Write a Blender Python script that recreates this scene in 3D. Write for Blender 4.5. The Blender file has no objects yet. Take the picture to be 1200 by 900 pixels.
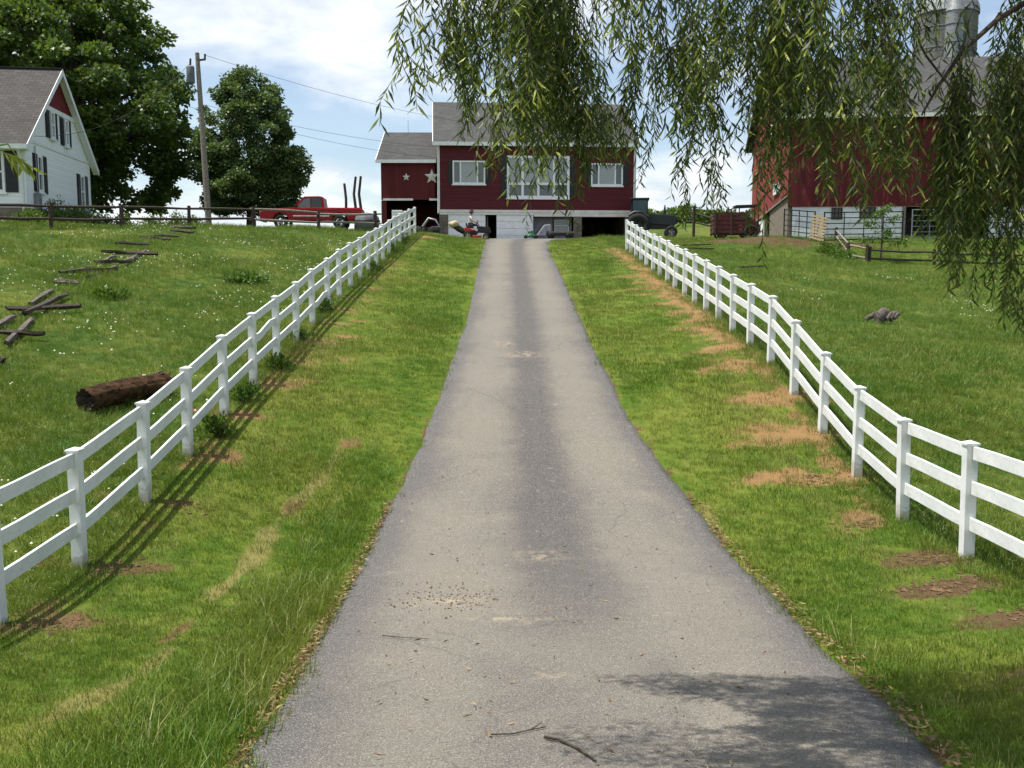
import bpy, bmesh, math, random
import numpy as np
from mathutils import Vector, Matrix
random.seed(11); rng = np.random.default_rng(11)
SC = bpy.context.scene
COL = SC.collection
R = math.radians

# ------------------------------------------------------------------ camera
FPX = 1131.0                      # focal length in pixels of a 1200 px wide picture
PITCH = math.atan(125/FPX)        # camera looks slightly down
cam_d = bpy.data.cameras.new('camera'); cam = bpy.data.objects.new('camera', cam_d); COL.objects.link(cam)
cam_d.sensor_width = 36; cam_d.lens = 36*FPX/1200; cam_d.clip_start = 0.05; cam_d.clip_end = 4000
cam.location = (0, 0, 0); cam.rotation_euler = (R(90)-PITCH, 0, 0)
SC.camera = cam

# ------------------------------------------------------------------ light
SUN = Vector((-0.35, -0.025, 0.93)).normalized()     # direction towards the sun
EL = math.asin(SUN.z); AZ = math.atan2(SUN.x, SUN.y)
sl = bpy.data.lights.new('sun', 'SUN'); sl.energy = 5.0; sl.angle = R(0.5); sl.color = (1, .955, .88)
so = bpy.data.objects.new('sun', sl); COL.objects.link(so); so.rotation_euler = SUN.to_track_quat('Z', 'Y').to_euler()
so.location = (-20, 5, 60)
W = bpy.data.worlds.new('World'); SC.world = W; W.use_nodes = True
wn = W.node_tree.nodes; wl = W.node_tree.links; wn.clear()
def wnode(t, **k):
    n = wn.new(t)
    for a, b in k.items(): setattr(n, a, b)
    return n
sky = wnode('ShaderNodeTexSky', sky_type='NISHITA', sun_disc=False, sun_elevation=EL, sun_rotation=AZ % (2*math.pi),
            air_density=1.0, dust_density=0.7, ozone_density=1.2)
bg = wnode('ShaderNodeBackground'); bg.inputs[1].default_value = 0.077
wo = wnode('ShaderNodeOutputWorld')
tc = wnode('ShaderNodeTexCoord')
# clouds: project the view direction on a flat layer so that they stretch towards the horizon
sep = wnode('ShaderNodeSeparateXYZ'); wl.new(tc.outputs['Generated'], sep.inputs[0])
def math_(op, a, b=None):
    n = wnode('ShaderNodeMath', operation=op)
    for i, v in enumerate((a, b)):
        if v is None: continue
        if isinstance(v, (int, float)): n.inputs[i].default_value = v
        else: wl.new(v, n.inputs[i])
    return n.outputs[0]
zc = math_('ADD', math_('MAXIMUM', sep.outputs[2], 0.0), 0.32)
cx = math_('DIVIDE', sep.outputs[0], zc); cy = math_('DIVIDE', sep.outputs[1], zc)
comb = wnode('ShaderNodeCombineXYZ'); wl.new(cx, comb.inputs[0]); wl.new(cy, comb.inputs[1]); comb.inputs[2].default_value = 0.37
def wnoise(scale, detail, rough, off):
    mp = wnode('ShaderNodeMapping'); mp.inputs['Location'].default_value = off; wl.new(comb.outputs[0], mp.inputs[0])
    n = wnode('ShaderNodeTexNoise'); n.inputs['Scale'].default_value = scale; n.inputs['Detail'].default_value = detail
    n.inputs['Roughness'].default_value = rough; n.inputs['Distortion'].default_value = .25; wl.new(mp.outputs[0], n.inputs['Vector'])
    return n.outputs[0]
CLOUD_OFF = (2.1, 0.6, 0)
big = wnoise(1.55, 9, .56, CLOUD_OFF); fine = wnoise(4.2, 8, .6, (5.3, 1.7, 2.0))
mr = wnode('ShaderNodeMapRange'); mr.interpolation_type = 'SMOOTHSTEP'
mr.inputs[1].default_value = .445; mr.inputs[2].default_value = .61; wl.new(big, mr.inputs[0])
shade = wnode('ShaderNodeMapRange'); shade.inputs[1].default_value = .38; shade.inputs[2].default_value = .62
wl.new(fine, shade.inputs[0])
ccol = wnode('ShaderNodeMix', data_type='RGBA'); ccol.inputs[6].default_value = (7.6, 8.3, 9.0, 1); ccol.inputs[7].default_value = (11.2, 11.4, 11.5, 1)
wl.new(shade.outputs[0], ccol.inputs[0])
thin = math_('ADD', math_('MULTIPLY', mr.outputs[0], .80), .14)
cm = wnode('ShaderNodeMix', data_type='RGBA'); wl.new(thin, cm.inputs[0]); sg = wnode('ShaderNodeVectorMath', operation='SCALE'); sg.inputs['Scale'].default_value = 1.45; wl.new(sky.outputs[0], sg.inputs[0]); wl.new(sg.outputs[0], cm.inputs[6]); wl.new(ccol.outputs[2], cm.inputs[7])
wl.new(cm.outputs[2], bg.inputs[0]); wl.new(bg.outputs[0], wo.inputs[0])
SC.view_settings.view_transform = 'Standard'; SC.view_settings.look = 'None'
SC.view_settings.exposure = 0.48; SC.view_settings.gamma = 1.0; SC.view_settings.use_curve_mapping = False

# ------------------------------------------------------------------ geometry of the view (real distances)
CT, ST = math.cos(PITCH), math.sin(PITCH)
def ray(px, py):
    u = (px-600)/FPX; v = (450-py)/FPX
    return u, CT+v*ST, -ST+v*CT
def P(px, py, d):                 # the point seen at that pixel of the photograph, d metres away
    x, y, z = ray(px, py); t = d/y
    return Vector((x*t, d, z*t))

# ------------------------------------------------------------------ terrain
def curve(pts):
    a = np.array(pts, float); xs = np.arange(-80, 900, .25); zs = np.interp(xs, a[:, 0], a[:, 1])
    k = np.hanning(13); k /= k.sum(); zz = np.convolve(np.pad(zs, 6, 'edge'), k, 'valid')
    return lambda y: np.interp(y, xs, zz)
Zroad = curve([(-60, -1.2), (-8, -1.3), (0, -1.7), (3, -2.5), (6.2, -3.17), (8, -3.47), (10, -3.67), (12, -3.76), (13.7, -3.73), (15.6, -3.43), (17.4, -3.0),
               (19, -2.62), (20.8, -2.24), (24.4, -1.71), (29.5, -1.04), (34, -.44), (40, .31), (47, 1.2), (52, 1.75), (57, 2.15), (62, 2.42), (66, 2.6), (90, 2.7)])
ZL = curve([(-60, -1.2), (-8, -1.3), (0, -1.9), (4, -2.75), (8, -3.4), (9.7, -3.58), (11.6, -3.58), (13.7, -3.25), (15.6, -2.88), (17.6, -2.5), (19.6, -2.17), (21.7, -1.87),
            (23.7, -1.55), (25.7, -1.25), (29.8, -.62), (33.8, -.07), (37.9, .45), (42, .98), (46, 1.52), (50.6, 2.05), (53.3, 2.36), (60, 2.6), (70, 2.7), (90, 2.7)])
ZR = curve([(-60, -1.2), (-8, -1.3), (0, -1.9), (4, -2.75), (8, -3.3), (9.75, -3.42), (11.6, -3.42), (13.5, -3.48), (15.4, -3.24), (17.2, -2.78), (19, -2.28), (20.9, -1.83), (22.7, -1.6),
            (24.5, -1.38), (28, -.96), (31.5, -.56), (35, -.15), (47.6, 1.3), (55, 2.1), (62, 2.5), (70, 2.7), (90, 2.7)])
EDGE = np.array([(0, -1.25, 2.1), (3, -1.4, 2.4), (5.9, -1.73, 2.77), (6.85, -1.82, 2.93), (8.0, -1.89, 3.03), (8.9, -1.93, 3.02), (10, -1.96, 3.07), (11.2, -1.98, 3.08), (12, -1.99, 3.03), (14, -1.99, 2.94), (15.8, -1.80, 2.72),
                 (17.7, -1.62, 2.37), (19.1, -1.53, 2.22), (21, -1.46, 2.14), (23.9, -1.38, 2.06), (28.1, -1.33, 2.0), (34, -1.35, 1.95),
                 (39, -1.4, 1.95), (45.4, -1.44, 1.87), (50, -1.49, 1.88), (54, -1.50, 2.02), (57, -1.55, 2.45), (59, -1.6, 3.0), (61, -1.9, 4.5), (63, -3.0, 9.0), (64.5, -5.6, 13.5), (72, -9.0, 13.5)])
_EL, _ER = curve([(e[0], e[1]) for e in EDGE]), curve([(e[0], e[2]) for e in EDGE])
def edges(y): return _EL(y), _ER(y)
def sstep(a, b, t):
    t = np.clip((t-a)/(b-a), 0, 1); return t*t*(3-2*t)
XL, XR = -5.3, 5.6
def lump(x, y, s, seed):
    r = np.random.default_rng(seed); v = np.zeros_like(x)
    for k in range(7):
        a = r.uniform(0, 6.28); f = s*r.uniform(.5, 1.6); v += np.sin((x*math.cos(a)+y*math.sin(a))*f+r.uniform(0, 6.28))
    return v/7
def G(x, y):
    x = np.asarray(x, float); y = np.asarray(y, float); x, y = np.broadcast_arrays(x, y)
    zr, zl, zR = Zroad(y), ZL(y), ZR(y); el, er = edges(y)
    tl = sstep(0, 1, (el-.05-x)/np.maximum(.3, el-XL)); tr = sstep(0, 1, (x-er-.05)/np.maximum(.3, XR-er))
    z = np.where(x < 0, zr+(zl-zr)*tl, zr+(zR-zr)*tr)
    # left pasture climbs to a flat top, right pasture falls a little sideways
    slope = .12*sstep(4, 14, y)
    up = zl+slope*np.maximum(0, XL-x)
    plat = 2.52+.006*np.clip(y-40, 0, 30)-.34*sstep(-11, -16.5, x)*(1-sstep(60, 70, y))
    k = .5; h = np.clip(.5+.5*(plat-up)/k, 0, 1); sm = plat+(up-plat)*h-k*h*(1-h)
    z = np.where(x < XL, np.where(y < 66, sm, np.maximum(np.minimum(sm, 2.7), 2.5)), z)
    sr = -.07*sstep(8, 20, y)*(1-sstep(50, 61, y))
    z = np.where(x > XR, zR+sr*np.clip(x-XR, 0, 26), z)
    z = z+2.3*sstep(69, 93, y)*sstep(8, 11, x)*(1-.0*x)
    out = np.where(x < 0, el-x, x-er)
    z = z+.035*lump(x, y, 1.3, 3)*sstep(.3, 1.2, out)+.07*lump(x, y, .55, 4)*sstep(3.5, 6, out)
    # dirt bank below the big barn
    z = z+.45*np.exp(-(((x-15.2)/3.2)**2+((y-55.5)/1.8)**2))
    return z
def g1(x, y): return float(G(x, y))
_ds = np.concatenate([np.arange(3, 30, .01), np.arange(30, 110, .03)])
def gp(px, py, up=0.0):           # ground point seen at a pixel
    x, y, z = ray(px, py); d = _ds
    hit = (z/y*d) < G(x/y*d, d)+up
    i = int(np.argmax(hit)) if hit.any() else len(d)-1
    return Vector((x/y*d[i], d[i], g1(x/y*d[i], d[i])))

# ------------------------------------------------------------------ materials
def lin(r, g, b):
    f = lambda c: (c/255/12.92 if c/255 <= .04045 else ((c/255+.055)/1.055)**2.4)
    return (f(r), f(g), f(b), 1)
class NT:
    def __init__(s, name):
        s.m = bpy.data.materials.new(name); s.m.use_nodes = True; s.t = s.m.node_tree; s.t.nodes.clear()
        s.out = s.n('ShaderNodeOutputMaterial'); s.b = s.n('ShaderNodeBsdfPrincipled'); s.l(s.b.outputs[0], s.out.inputs[0])
    def n(s, t, **k):
        n = s.t.nodes.new(t)
        for a, b in k.items(): setattr(n, a, b)
        return n
    def l(s, a, b): s.t.links.new(a, b)
    def setv(s, sock, v):
        if isinstance(v, bpy.types.NodeSocket): s.l(v, sock)
        else: sock.default_value = v
    def coord(s, kind='Object', scale=(1, 1, 1)):
        if kind == 'Position': c = s.n('ShaderNodeNewGeometry').outputs['Position']
        else: c = s.n('ShaderNodeTexCoord').outputs[kind]
        mp = s.n('ShaderNodeMapping'); mp.inputs['Scale'].default_value = scale; s.l(c, mp.inputs[0]); return mp.outputs[0]
    def noise(s, vec, scale, detail=4, rough=.55, dist=0):
        n = s.n('ShaderNodeTexNoise'); n.inputs['Scale'].default_value = scale; n.inputs['Detail'].default_value = detail
        n.inputs['Roughness'].default_value = rough; n.inputs['Distortion'].default_value = dist; s.l(vec, n.inputs['Vector']); return n.outputs[0]
    def ramp(s, v, lo, hi, smooth=True):
        n = s.n('ShaderNodeMapRange'); n.interpolation_type = 'SMOOTHSTEP' if smooth else 'LINEAR'
        n.inputs[1].default_value = lo; n.inputs[2].default_value = hi; s.l(v, n.inputs[0]); return n.outputs[0]
    def mix(s, f, a, b, mode='MIX'):
        n = s.n('ShaderNodeMix', data_type='RGBA', blend_type=mode); s.setv(n.inputs[0], f); s.setv(n.inputs[6], a); s.setv(n.inputs[7], b); return n.outputs[2]
    def math(s, op, a, b=0.0):
        n = s.n('ShaderNodeMath', operation=op); s.setv(n.inputs[0], a); s.setv(n.inputs[1], b); return n.outputs[0]
    def attr(s, name, typ='GEOMETRY'):
        n = s.n('ShaderNodeAttribute', attribute_name=name, attribute_type=typ); return n.outputs['Fac']
    def bump(s, h, strength, dist=.02):
        n = s.n('ShaderNodeBump'); n.inputs['Strength'].default_value = strength; n.inputs['Distance'].default_value = dist
        s.l(h, n.inputs['Height']); s.l(n.outputs[0], s.b.inputs['Normal'])
    def fin(s, col, rough=.7, metal=0, spec=.4):
        s.setv(s.b.inputs['Base Color'], col); s.setv(s.b.inputs['Roughness'], rough); s.b.inputs['Metallic'].default_value = metal
        s.b.inputs['Specular IOR Level'].default_value = spec; return s.m
def worn(name, c1, c2, scale=6, rough=.7, bump=.15, metal=0, spec=.4, stretch=(1, 1, 1), dirt=None):
    t = NT(name); v = t.coord('Object', stretch); a = t.noise(v, scale, 6, .6); b = t.noise(v, scale*9, 3)
    c = t.mix(t.ramp(a, .35, .65), lin(*c1), lin(*c2))
    c = t.mix(t.math('MULTIPLY', t.ramp(b, .45, .75), .25), c, tuple(x*.6 for x in lin(*c2)[:3])+(1,))
    if dirt:
        d = t.noise(t.coord('Object', (.7, .7, .7)), 2.2, 5, .65); c = t.mix(t.math('MULTIPLY', t.ramp(d, .52, .72), .6), c, lin(*dirt))
    if bump: t.bump(b, bump)
    return t.fin(c, rough, metal, spec)
M = {}
M['vinyl'] = worn('white_vinyl', (228, 230, 230), (214, 217, 216), 3, .42, .03, 0, .45, dirt=(196, 194, 180))
t = NT('white_vinyl_post'); v = t.coord('Object'); n = t.noise(v, 9, 5, .65); sz = t.n('ShaderNodeSeparateXYZ'); t.l(v, sz.inputs[0]); ri = t.n('ShaderNodeObjectInfo').outputs['Random']
c = t.mix(t.ramp(t.noise(v, 3, 5), .4, .7), lin(228, 230, 230), lin(208, 211, 206)); hgt = t.math('ADD', .05, t.math('MULTIPLY', ri, .22)); sp_ = t.ramp(t.math('SUBTRACT', t.math('ADD', hgt, t.math('MULTIPLY', t.math('SUBTRACT', n, .5), .5)), sz.outputs[2]), 0, .1)
c = t.mix(t.math('MULTIPLY', sp_, .55), c, lin(150, 138, 110)); M['vinyl_post'] = t.fin(c, .45, 0, .4)
M['white_paint'] = worn('white_paint', (232, 235, 236), (220, 223, 224), 4, .6, .08)
M['grey_wood'] = worn('weathered_wood', (150, 142, 130), (98, 90, 82), 5, .85, .5, stretch=(1, 6, 6))
M['dark_wood'] = worn('dark_old_wood', (78, 66, 58), (44, 37, 33), 5, .85, .5, stretch=(1, 6, 6))
M['bark'] = worn('bark', (96, 82, 68), (52, 43, 36), 9, .9, .8, stretch=(1, 1, .3))
M['black'] = worn('black_paint', (30, 30, 33), (20, 20, 22), 6, .5, .05)
M['rubber'] = worn('tyre_rubber', (38, 38, 38), (26, 26, 26), 9, .85, .1)
M['steel'] = worn('galvanised_steel', (150, 154, 158), (120, 124, 128), 5, .45, .05, .6)
M['chrome'] = worn('bright_metal', (200, 202, 205), (170, 172, 176), 5, .25, .02, .9)
M['truck_red'] = worn('truck_red_paint', (150, 6, 19), (136, 6, 17), 1.2, .3, 0, 0, .3)
M['wagon_red'] = worn('wagon_red_paint', (92, 38, 34), (62, 30, 27), 5, .8, .2, dirt=(70, 52, 44))
M['mower_red'] = worn('mower_red_paint', (190, 30, 25), (160, 24, 20), 3, .35, 0)
M['mower_green'] = worn('mower_green_paint', (24, 92, 58), (18, 70, 44), 3, .4, 0)
M['tractor'] = worn('dark_tractor_paint', (27, 36, 35), (20, 27, 28), 3, .45, 0)
M['cloth_grey'] = worn('grey_bag_cloth', (150, 150, 160), (120, 120, 130), 9, .9, .1)
M['beige'] = worn('beige_canvas', (186, 172, 140), (150, 138, 108), 6, .85, .1)
M['skin'] = worn('skin', (196, 142, 116), (180, 124, 100), 7, .6, 0)
M['shirt'] = worn('white_shirt', (225, 224, 222), (200, 200, 200), 6, .9, .1)
M['jeans'] = worn('blue_trousers', (62, 66, 92), (45, 48, 70), 8, .9, .1)
M['hat'] = worn('dark_hat', (44, 40, 46), (30, 28, 34), 8, .9, .1)
M['pallet'] = worn('pale_pallet_wood', (222, 196, 152), (184, 154, 112), 5, .8, .3, stretch=(1, 5, 5))
M['concrete'] = worn('block_concrete', (126, 116, 104), (96, 88, 80), 2.5, .9, .3)
M['rock'] = worn('field_rock', (168, 160, 152), (120, 112, 104), 4, .9, .4)
M['stone_tan'] = worn('pale_stone', (134, 124, 110), (108, 100, 90), 3, .9, .4)
M['dome'] = worn('dull_dome_metal', (138, 142, 144), (116, 120, 122), 3, .55, .1, .2)
M['teal_glass'] = worn('teal_cab_glass', (44, 76, 78), (34, 62, 66), 2, .15, 0)
M['grey_plain'] = worn('dull_grey_metal', (104, 108, 112), (88, 92, 96), 4, .7, .1)
M['lintel'] = worn('aged_white_lintel', (222, 220, 214), (204, 200, 194), 2, .7, .1)
def siding(name, c1, c2, pitch, vertical, depth=.35, patch=None, stain=.5):
    t = NT(name); v = t.coord('Object'); s = t.n('ShaderNodeSeparateXYZ'); t.l(v, s.inputs[0])
    ax = t.math('ADD', s.outputs[0], s.outputs[1]) if vertical else s.outputs[2]
    q = t.math('DIVIDE', ax, pitch); fr = t.math('FRACT', q); idx = t.math('FLOOR', q)
    wn_ = t.n('ShaderNodeTexWhiteNoise', noise_dimensions='1D'); t.l(idx, wn_.inputs['W'])
    c = t.mix(wn_.outputs['Value'], lin(*c1), lin(*c2))
    n = t.noise(t.coord('Object', (3, 3, .5) if vertical else (.5, .5, 3)), 2.2, 6, .65)
    c = t.mix(t.math('MULTIPLY', t.ramp(n, .4, .7), stain), c, tuple(x*.62 for x in lin(*c1)[:3])+(1,))
    if patch:
        d = t.noise(t.coord('Object', (2, 2, .35)), 1.7, 6, .7); c = t.mix(t.math('MULTIPLY', t.ramp(d, .53, .68), .7), c, lin(*patch))
    groove = t.ramp(fr, 0, .12 if vertical else .2)
    t.bump(groove, depth, .03)
    return t.fin(c, .75, 0, .25)
M['red_lap'] = siding('red_lap_siding', (90, 36, 42), (82, 31, 38), .2, False, .5)
M['red_board'] = siding('red_board_siding', (98, 38, 40), (88, 32, 36), .24, True, .5)
M['barn_board'] = siding('old_red_barn_boards', (98, 32, 38), (78, 24, 32), .26, True, .6, (150, 88, 80))
M['sunlit_faded_board'] = siding('sunlit_faded_red_boards', (142, 58, 54), (116, 42, 42), .26, True, .6, (158, 98, 88))  # gable copy of the barn boards, lightened for sunlight, paint also faded
M['white_lap'] = siding('white_lap_siding', (240, 242, 243), (233, 236, 238), .14, False, .4, stain=.12)
M['white_wall'] = siding('whitewashed_wall', (224, 228, 232), (210, 214, 220), .3, False, .25, (176, 174, 168), .25)
M['house_red'] = siding('red_gable_shingle', (112, 36, 40), (98, 32, 38), .14, False, .4)
def shingles(name, c1, c2):
    t = NT(name); v = t.coord('Object'); br = t.n('ShaderNodeTexBrick'); br.inputs['Scale'].default_value = 1
    s = t.n('ShaderNodeSeparateXYZ'); t.l(v, s.inputs[0]); cb = t.n('ShaderNodeCombineXYZ')
    t.l(s.outputs[0], cb.inputs[0]); t.l(t.math('MULTIPLY', s.outputs[2], 1.6), cb.inputs[1]); t.l(cb.outputs[0], br.inputs['Vector'])
    br.inputs['Brick Width'].default_value = .36; br.inputs['Row Height'].default_value = .2; br.inputs['Mortar Size'].default_value = .012
    br.inputs['Color1'].default_value = lin(*c1); br.inputs['Color2'].default_value = lin(*c2); br.inputs['Mortar'].default_value = tuple(x*.5 for x in lin(*c2)[:3])+(1,)
    n = t.noise(v, .8, 6, .65); c = t.mix(t.math('MULTIPLY', t.ramp(n, .4, .65), .35), br.outputs['Color'], tuple(x*.6 for x in lin(*c2)[:3])+(1,))
    t.bump(t.noise(v, 40, 3), .4); return t.fin(c, .9, 0, .2)
M['shingle'] = shingles('grey_shingles', (82, 82, 81), (70, 70, 70))
M['shingle_dark'] = shingles('dark_grey_shingles', (86, 86, 85), (74, 74, 74))
M['shingle_house'] = shingles('brown_grey_shingles', (84, 80, 78), (71, 68, 67))
def glass(name, base, rough=.08):
    t = NT(name); v = t.coord('Object'); n = t.noise(v, 1.3, 3)
    c = t.mix(n, tuple(x*.8 for x in base)+(1,), tuple(x*1.15 for x in base)+(1,)); t.bump(n, .02); return t.fin(c, rough, 0, .6)
M['glass'] = glass('window_glass', (.10, .12, .13)); M['glass_pale'] = glass('curtained_glass', (.30, .33, .33), .12); M['glass_dark'] = glass('dark_glass', (.015, .018, .02))
# asphalt
t = NT('worn_asphalt'); pos = t.coord('Position'); acr = t.attr('across'); aln = t.attr('along')
n1 = t.noise(pos, .55, 6, .6, .4); n2 = t.noise(pos, 2.6, 6, .6); sp = t.noise(pos, 120, 2, .5); sp2 = t.noise(pos, 38, 3, .6)
c = t.mix(t.ramp(n1, .35, .68), lin(110, 104, 94), lin(91, 88, 83))
wob = t.math('ADD', acr, t.math('MULTIPLY', t.math('SUBTRACT', n2, .5), .22))
mid = t.math('SUBTRACT', 1.0, t.ramp(t.math('ABSOLUTE', t.math('ADD', wob, -.03)), .08, .34))   # darker strip between the wheel tracks
fade = t.ramp(aln, 7, 13); c = t.mix(t.math('MULTIPLY', mid, t.math('MULTIPLY', fade, .85)), c, lin(61, 60, 61))
track = t.math('SUBTRACT', 1.0, t.ramp(t.math('ABSOLUTE', t.math('SUBTRACT', t.math('ABSOLUTE', wob), .52)), .05, .26))
c = t.mix(t.math('MULTIPLY', track, .55), c, lin(116, 110, 99))
rim = t.ramp(t.math('ABSOLUTE', wob), .72, .95); c = t.mix(t.math('MULTIPLY', rim, .8), c, lin(70, 70, 72))
sp3 = t.noise(pos, 75, 2, .6); c = t.mix(t.math('MULTIPLY', t.ramp(sp2, .5, .7), .45), c, lin(78, 74, 70)); c = t.mix(t.math('MULTIPLY', t.ramp(sp3, .54, .68), .55), c, lin(66, 63, 60)); c = t.mix(t.math('MULTIPLY', t.ramp(sp3, .46, .34), .45), c, lin(176, 170, 158))
c = t.mix(t.math('MULTIPLY', t.ramp(sp, .55, .72), .55), c, lin(70, 67, 64)); c = t.mix(t.math('MULTIPLY', t.ramp(t.math('SUBTRACT', 1.0, sp), .56, .74), .5), c, lin(188, 182, 170))
st = t.noise(pos, 6.5, 5, .7); c = t.mix(t.math('MULTIPLY', t.ramp(st, .60, .72), .3), c, lin(168, 158, 140))
pb = t.noise(pos, 24, 2, .4); c = t.mix(t.math('MULTIPLY', t.ramp(pb, .66, .74), .6), c, lin(72, 66, 60))
vor = t.n('ShaderNodeTexVoronoi', feature='DISTANCE_TO_EDGE'); vor.inputs['Scale'].default_value = .38; va = t.n('ShaderNodeVectorMath', operation='MULTIPLY_ADD'); va.inputs[1].default_value = (.35, .35, 0); nz = t.n('ShaderNodeTexNoise'); nz.inputs['Scale'].default_value = 2.4; nz.inputs['Detail'].default_value = 5
t.l(pos, nz.inputs['Vector']); t.l(nz.outputs['Color'], va.inputs[0]); t.l(pos, va.inputs[2]); t.l(va.outputs[0], vor.inputs['Vector'])
crack = t.math('MULTIPLY', t.math('SUBTRACT', 1.0, t.ramp(vor.outputs['Distance'], .0, .006)), t.ramp(n1, .48, .56)); c = t.mix(t.math('MULTIPLY', crack, .3), c, lin(52, 50, 48))
sand = t.attr('sand'); c = t.mix(t.math('MULTIPLY', t.math('MULTIPLY', sand, t.ramp(st, .42, .62)), .6), c, lin(172, 156, 130))
t.bump(t.math('ADD', sp, sp2), .35, .008); M['asphalt'] = t.fin(c, .9, 0, .25)
# ground
t = NT('pasture_ground'); pos = t.coord('Position'); lawn = t.attr('lawn'); dirt = t.attr('dirt'); dry = t.attr('dry'); brown = t.attr('brown')
n1 = t.noise(pos, .35, 6, .6, .3); n2 = t.noise(pos, 1.9, 6, .62); n3 = t.noise(pos, 11, 5, .65); n4 = t.noise(pos, 45, 3, .6)
cl = t.mix(t.ramp(n2, .38, .62), lin(74, 98, 30), lin(98, 112, 40)); cp = t.mix(t.ramp(n2, .36, .64), lin(52, 80, 28), lin(86, 98, 40))
c = t.mix(lawn, cp, cl); c = t.mix(t.math('MULTIPLY', t.ramp(n1, .45, .62), .45), c, lin(122, 124, 56))
c = t.mix(t.math('MULTIPLY', t.ramp(n3, .5, .7), .55), c, lin(48, 72, 26)); c = t.mix(t.math('MULTIPLY', t.ramp(n4, .5, .7), .5), c, lin(40, 58, 22))
c = t.mix(t.math('MULTIPLY', t.ramp(t.math('ADD', dry, t.math('MULTIPLY', t.math('SUBTRACT', n3, .5), .9)), .35, .75), .8), c, lin(130, 120, 74))
dm = t.ramp(t.math('ADD', t.math('ADD', dirt, t.math('MULTIPLY', t.math('SUBTRACT', n2, .5), 2.0)), t.math('MULTIPLY', t.math('SUBTRACT', n3, .5), 1.5)), .42, .78)
dc = t.mix(brown, t.mix(n2, lin(150, 119, 80), lin(124, 98, 66)), t.mix(n2, lin(100, 78, 60), lin(80, 62, 47)))
dc = t.mix(t.math('MULTIPLY', t.ramp(n4, .5, .68), .45), dc, lin(92, 70, 48)); c = t.mix(dm, c, dc)
t.bump(t.math('ADD', n3, n4), .6, .05); M['ground'] = t.fin(c, .95, 0, .1)
def leafmat(name, a, b, c3, trans=.35, inst=False, dryattr=False, rough=.48, young=None, pos_scale=.35, rnd=True):
    t = NT(name); pos = t.coord('Position'); n = t.noise(pos, pos_scale, 5, .6)
    r = t.n('ShaderNodeObjectInfo').outputs['Random'] if inst else t.attr('rnd')
    c = t.mix(r, lin(*a), lin(*b)); c = t.mix(t.math('MULTIPLY', t.ramp(n, .42, .66), .6), c, lin(*c3))
    if young: c = t.mix(t.ramp(r, .82, .92), c, lin(*young))  # bright tint on a few leaves, standing in for sun on them
    if dryattr:
        d = t.attr('dry', 'INSTANCER'); c = t.mix(t.math('MULTIPLY', t.ramp(d, .2, .8), .85), c, lin(136, 128, 76))
        w = t.math('GREATER_THAN', r, .94); c = t.mix(t.math('MULTIPLY', w, .7), c, lin(160, 152, 98))
    t.fin(c, rough, 0, .35); tr = t.n('ShaderNodeBsdfTranslucent'); t.l(t.mix(.5, c, lin(150, 178, 50)), tr.inputs[0])
    ms = t.n('ShaderNodeMixShader'); ms.inputs[0].default_value = trans; t.l(t.b.outputs[0], ms.inputs[1]); t.l(tr.outputs[0], ms.inputs[2]); t.l(ms.outputs[0], t.out.inputs[0])
    return t.m
M['lawn_blade'] = leafmat('lawn_blade', (66, 100, 26), (98, 122, 38), (122, 122, 54), .24, True, True)
M['pasture_blade'] = leafmat('pasture_blade', (58, 92, 26), (104, 131, 45), (124, 128, 54), .22, True, True, pos_scale=.8)
M['maple_leaf'] = leafmat('maple_leaf', (36, 62, 26), (98, 124, 52), (54, 80, 32), .25, pos_scale=.5)
M['linden_leaf'] = leafmat('round_tree_leaf', (54, 76, 44), (86, 108, 62), (66, 90, 52), .22, pos_scale=.6)
M['willow_leaf'] = leafmat('willow_leaf', (32, 48, 22), (92, 110, 46), (52, 70, 28), .30, young=(172, 178, 88), pos_scale=1.2)  # bright share paints in sunlit leaves as well as young ones
M['willow_young'] = leafmat('young_willow_leaf', (140, 150, 52), (168, 172, 70), (120, 140, 48), .4, pos_scale=1.2)
M['shrub_leaf'] = leafmat('shrub_leaf', (52, 78, 34), (84, 112, 44), (70, 92, 40), .25, pos_scale=.8)
M['weed_leaf'] = leafmat('weed_leaf', (46, 78, 26), (88, 120, 40), (70, 100, 34), .25, pos_scale=1.0)
M['petal'] = worn('white_flower', (232, 232, 218), (214, 214, 196), 9, .8, 0)
M['dead_leaf'] = leafmat('dead_leaf', (104, 70, 46), (160, 138, 96), (84, 56, 38), .1, pos_scale=5)
M['soil'] = worn('dug_soil', (116, 90, 66), (84, 64, 47), 8, .95, .4)

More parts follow.
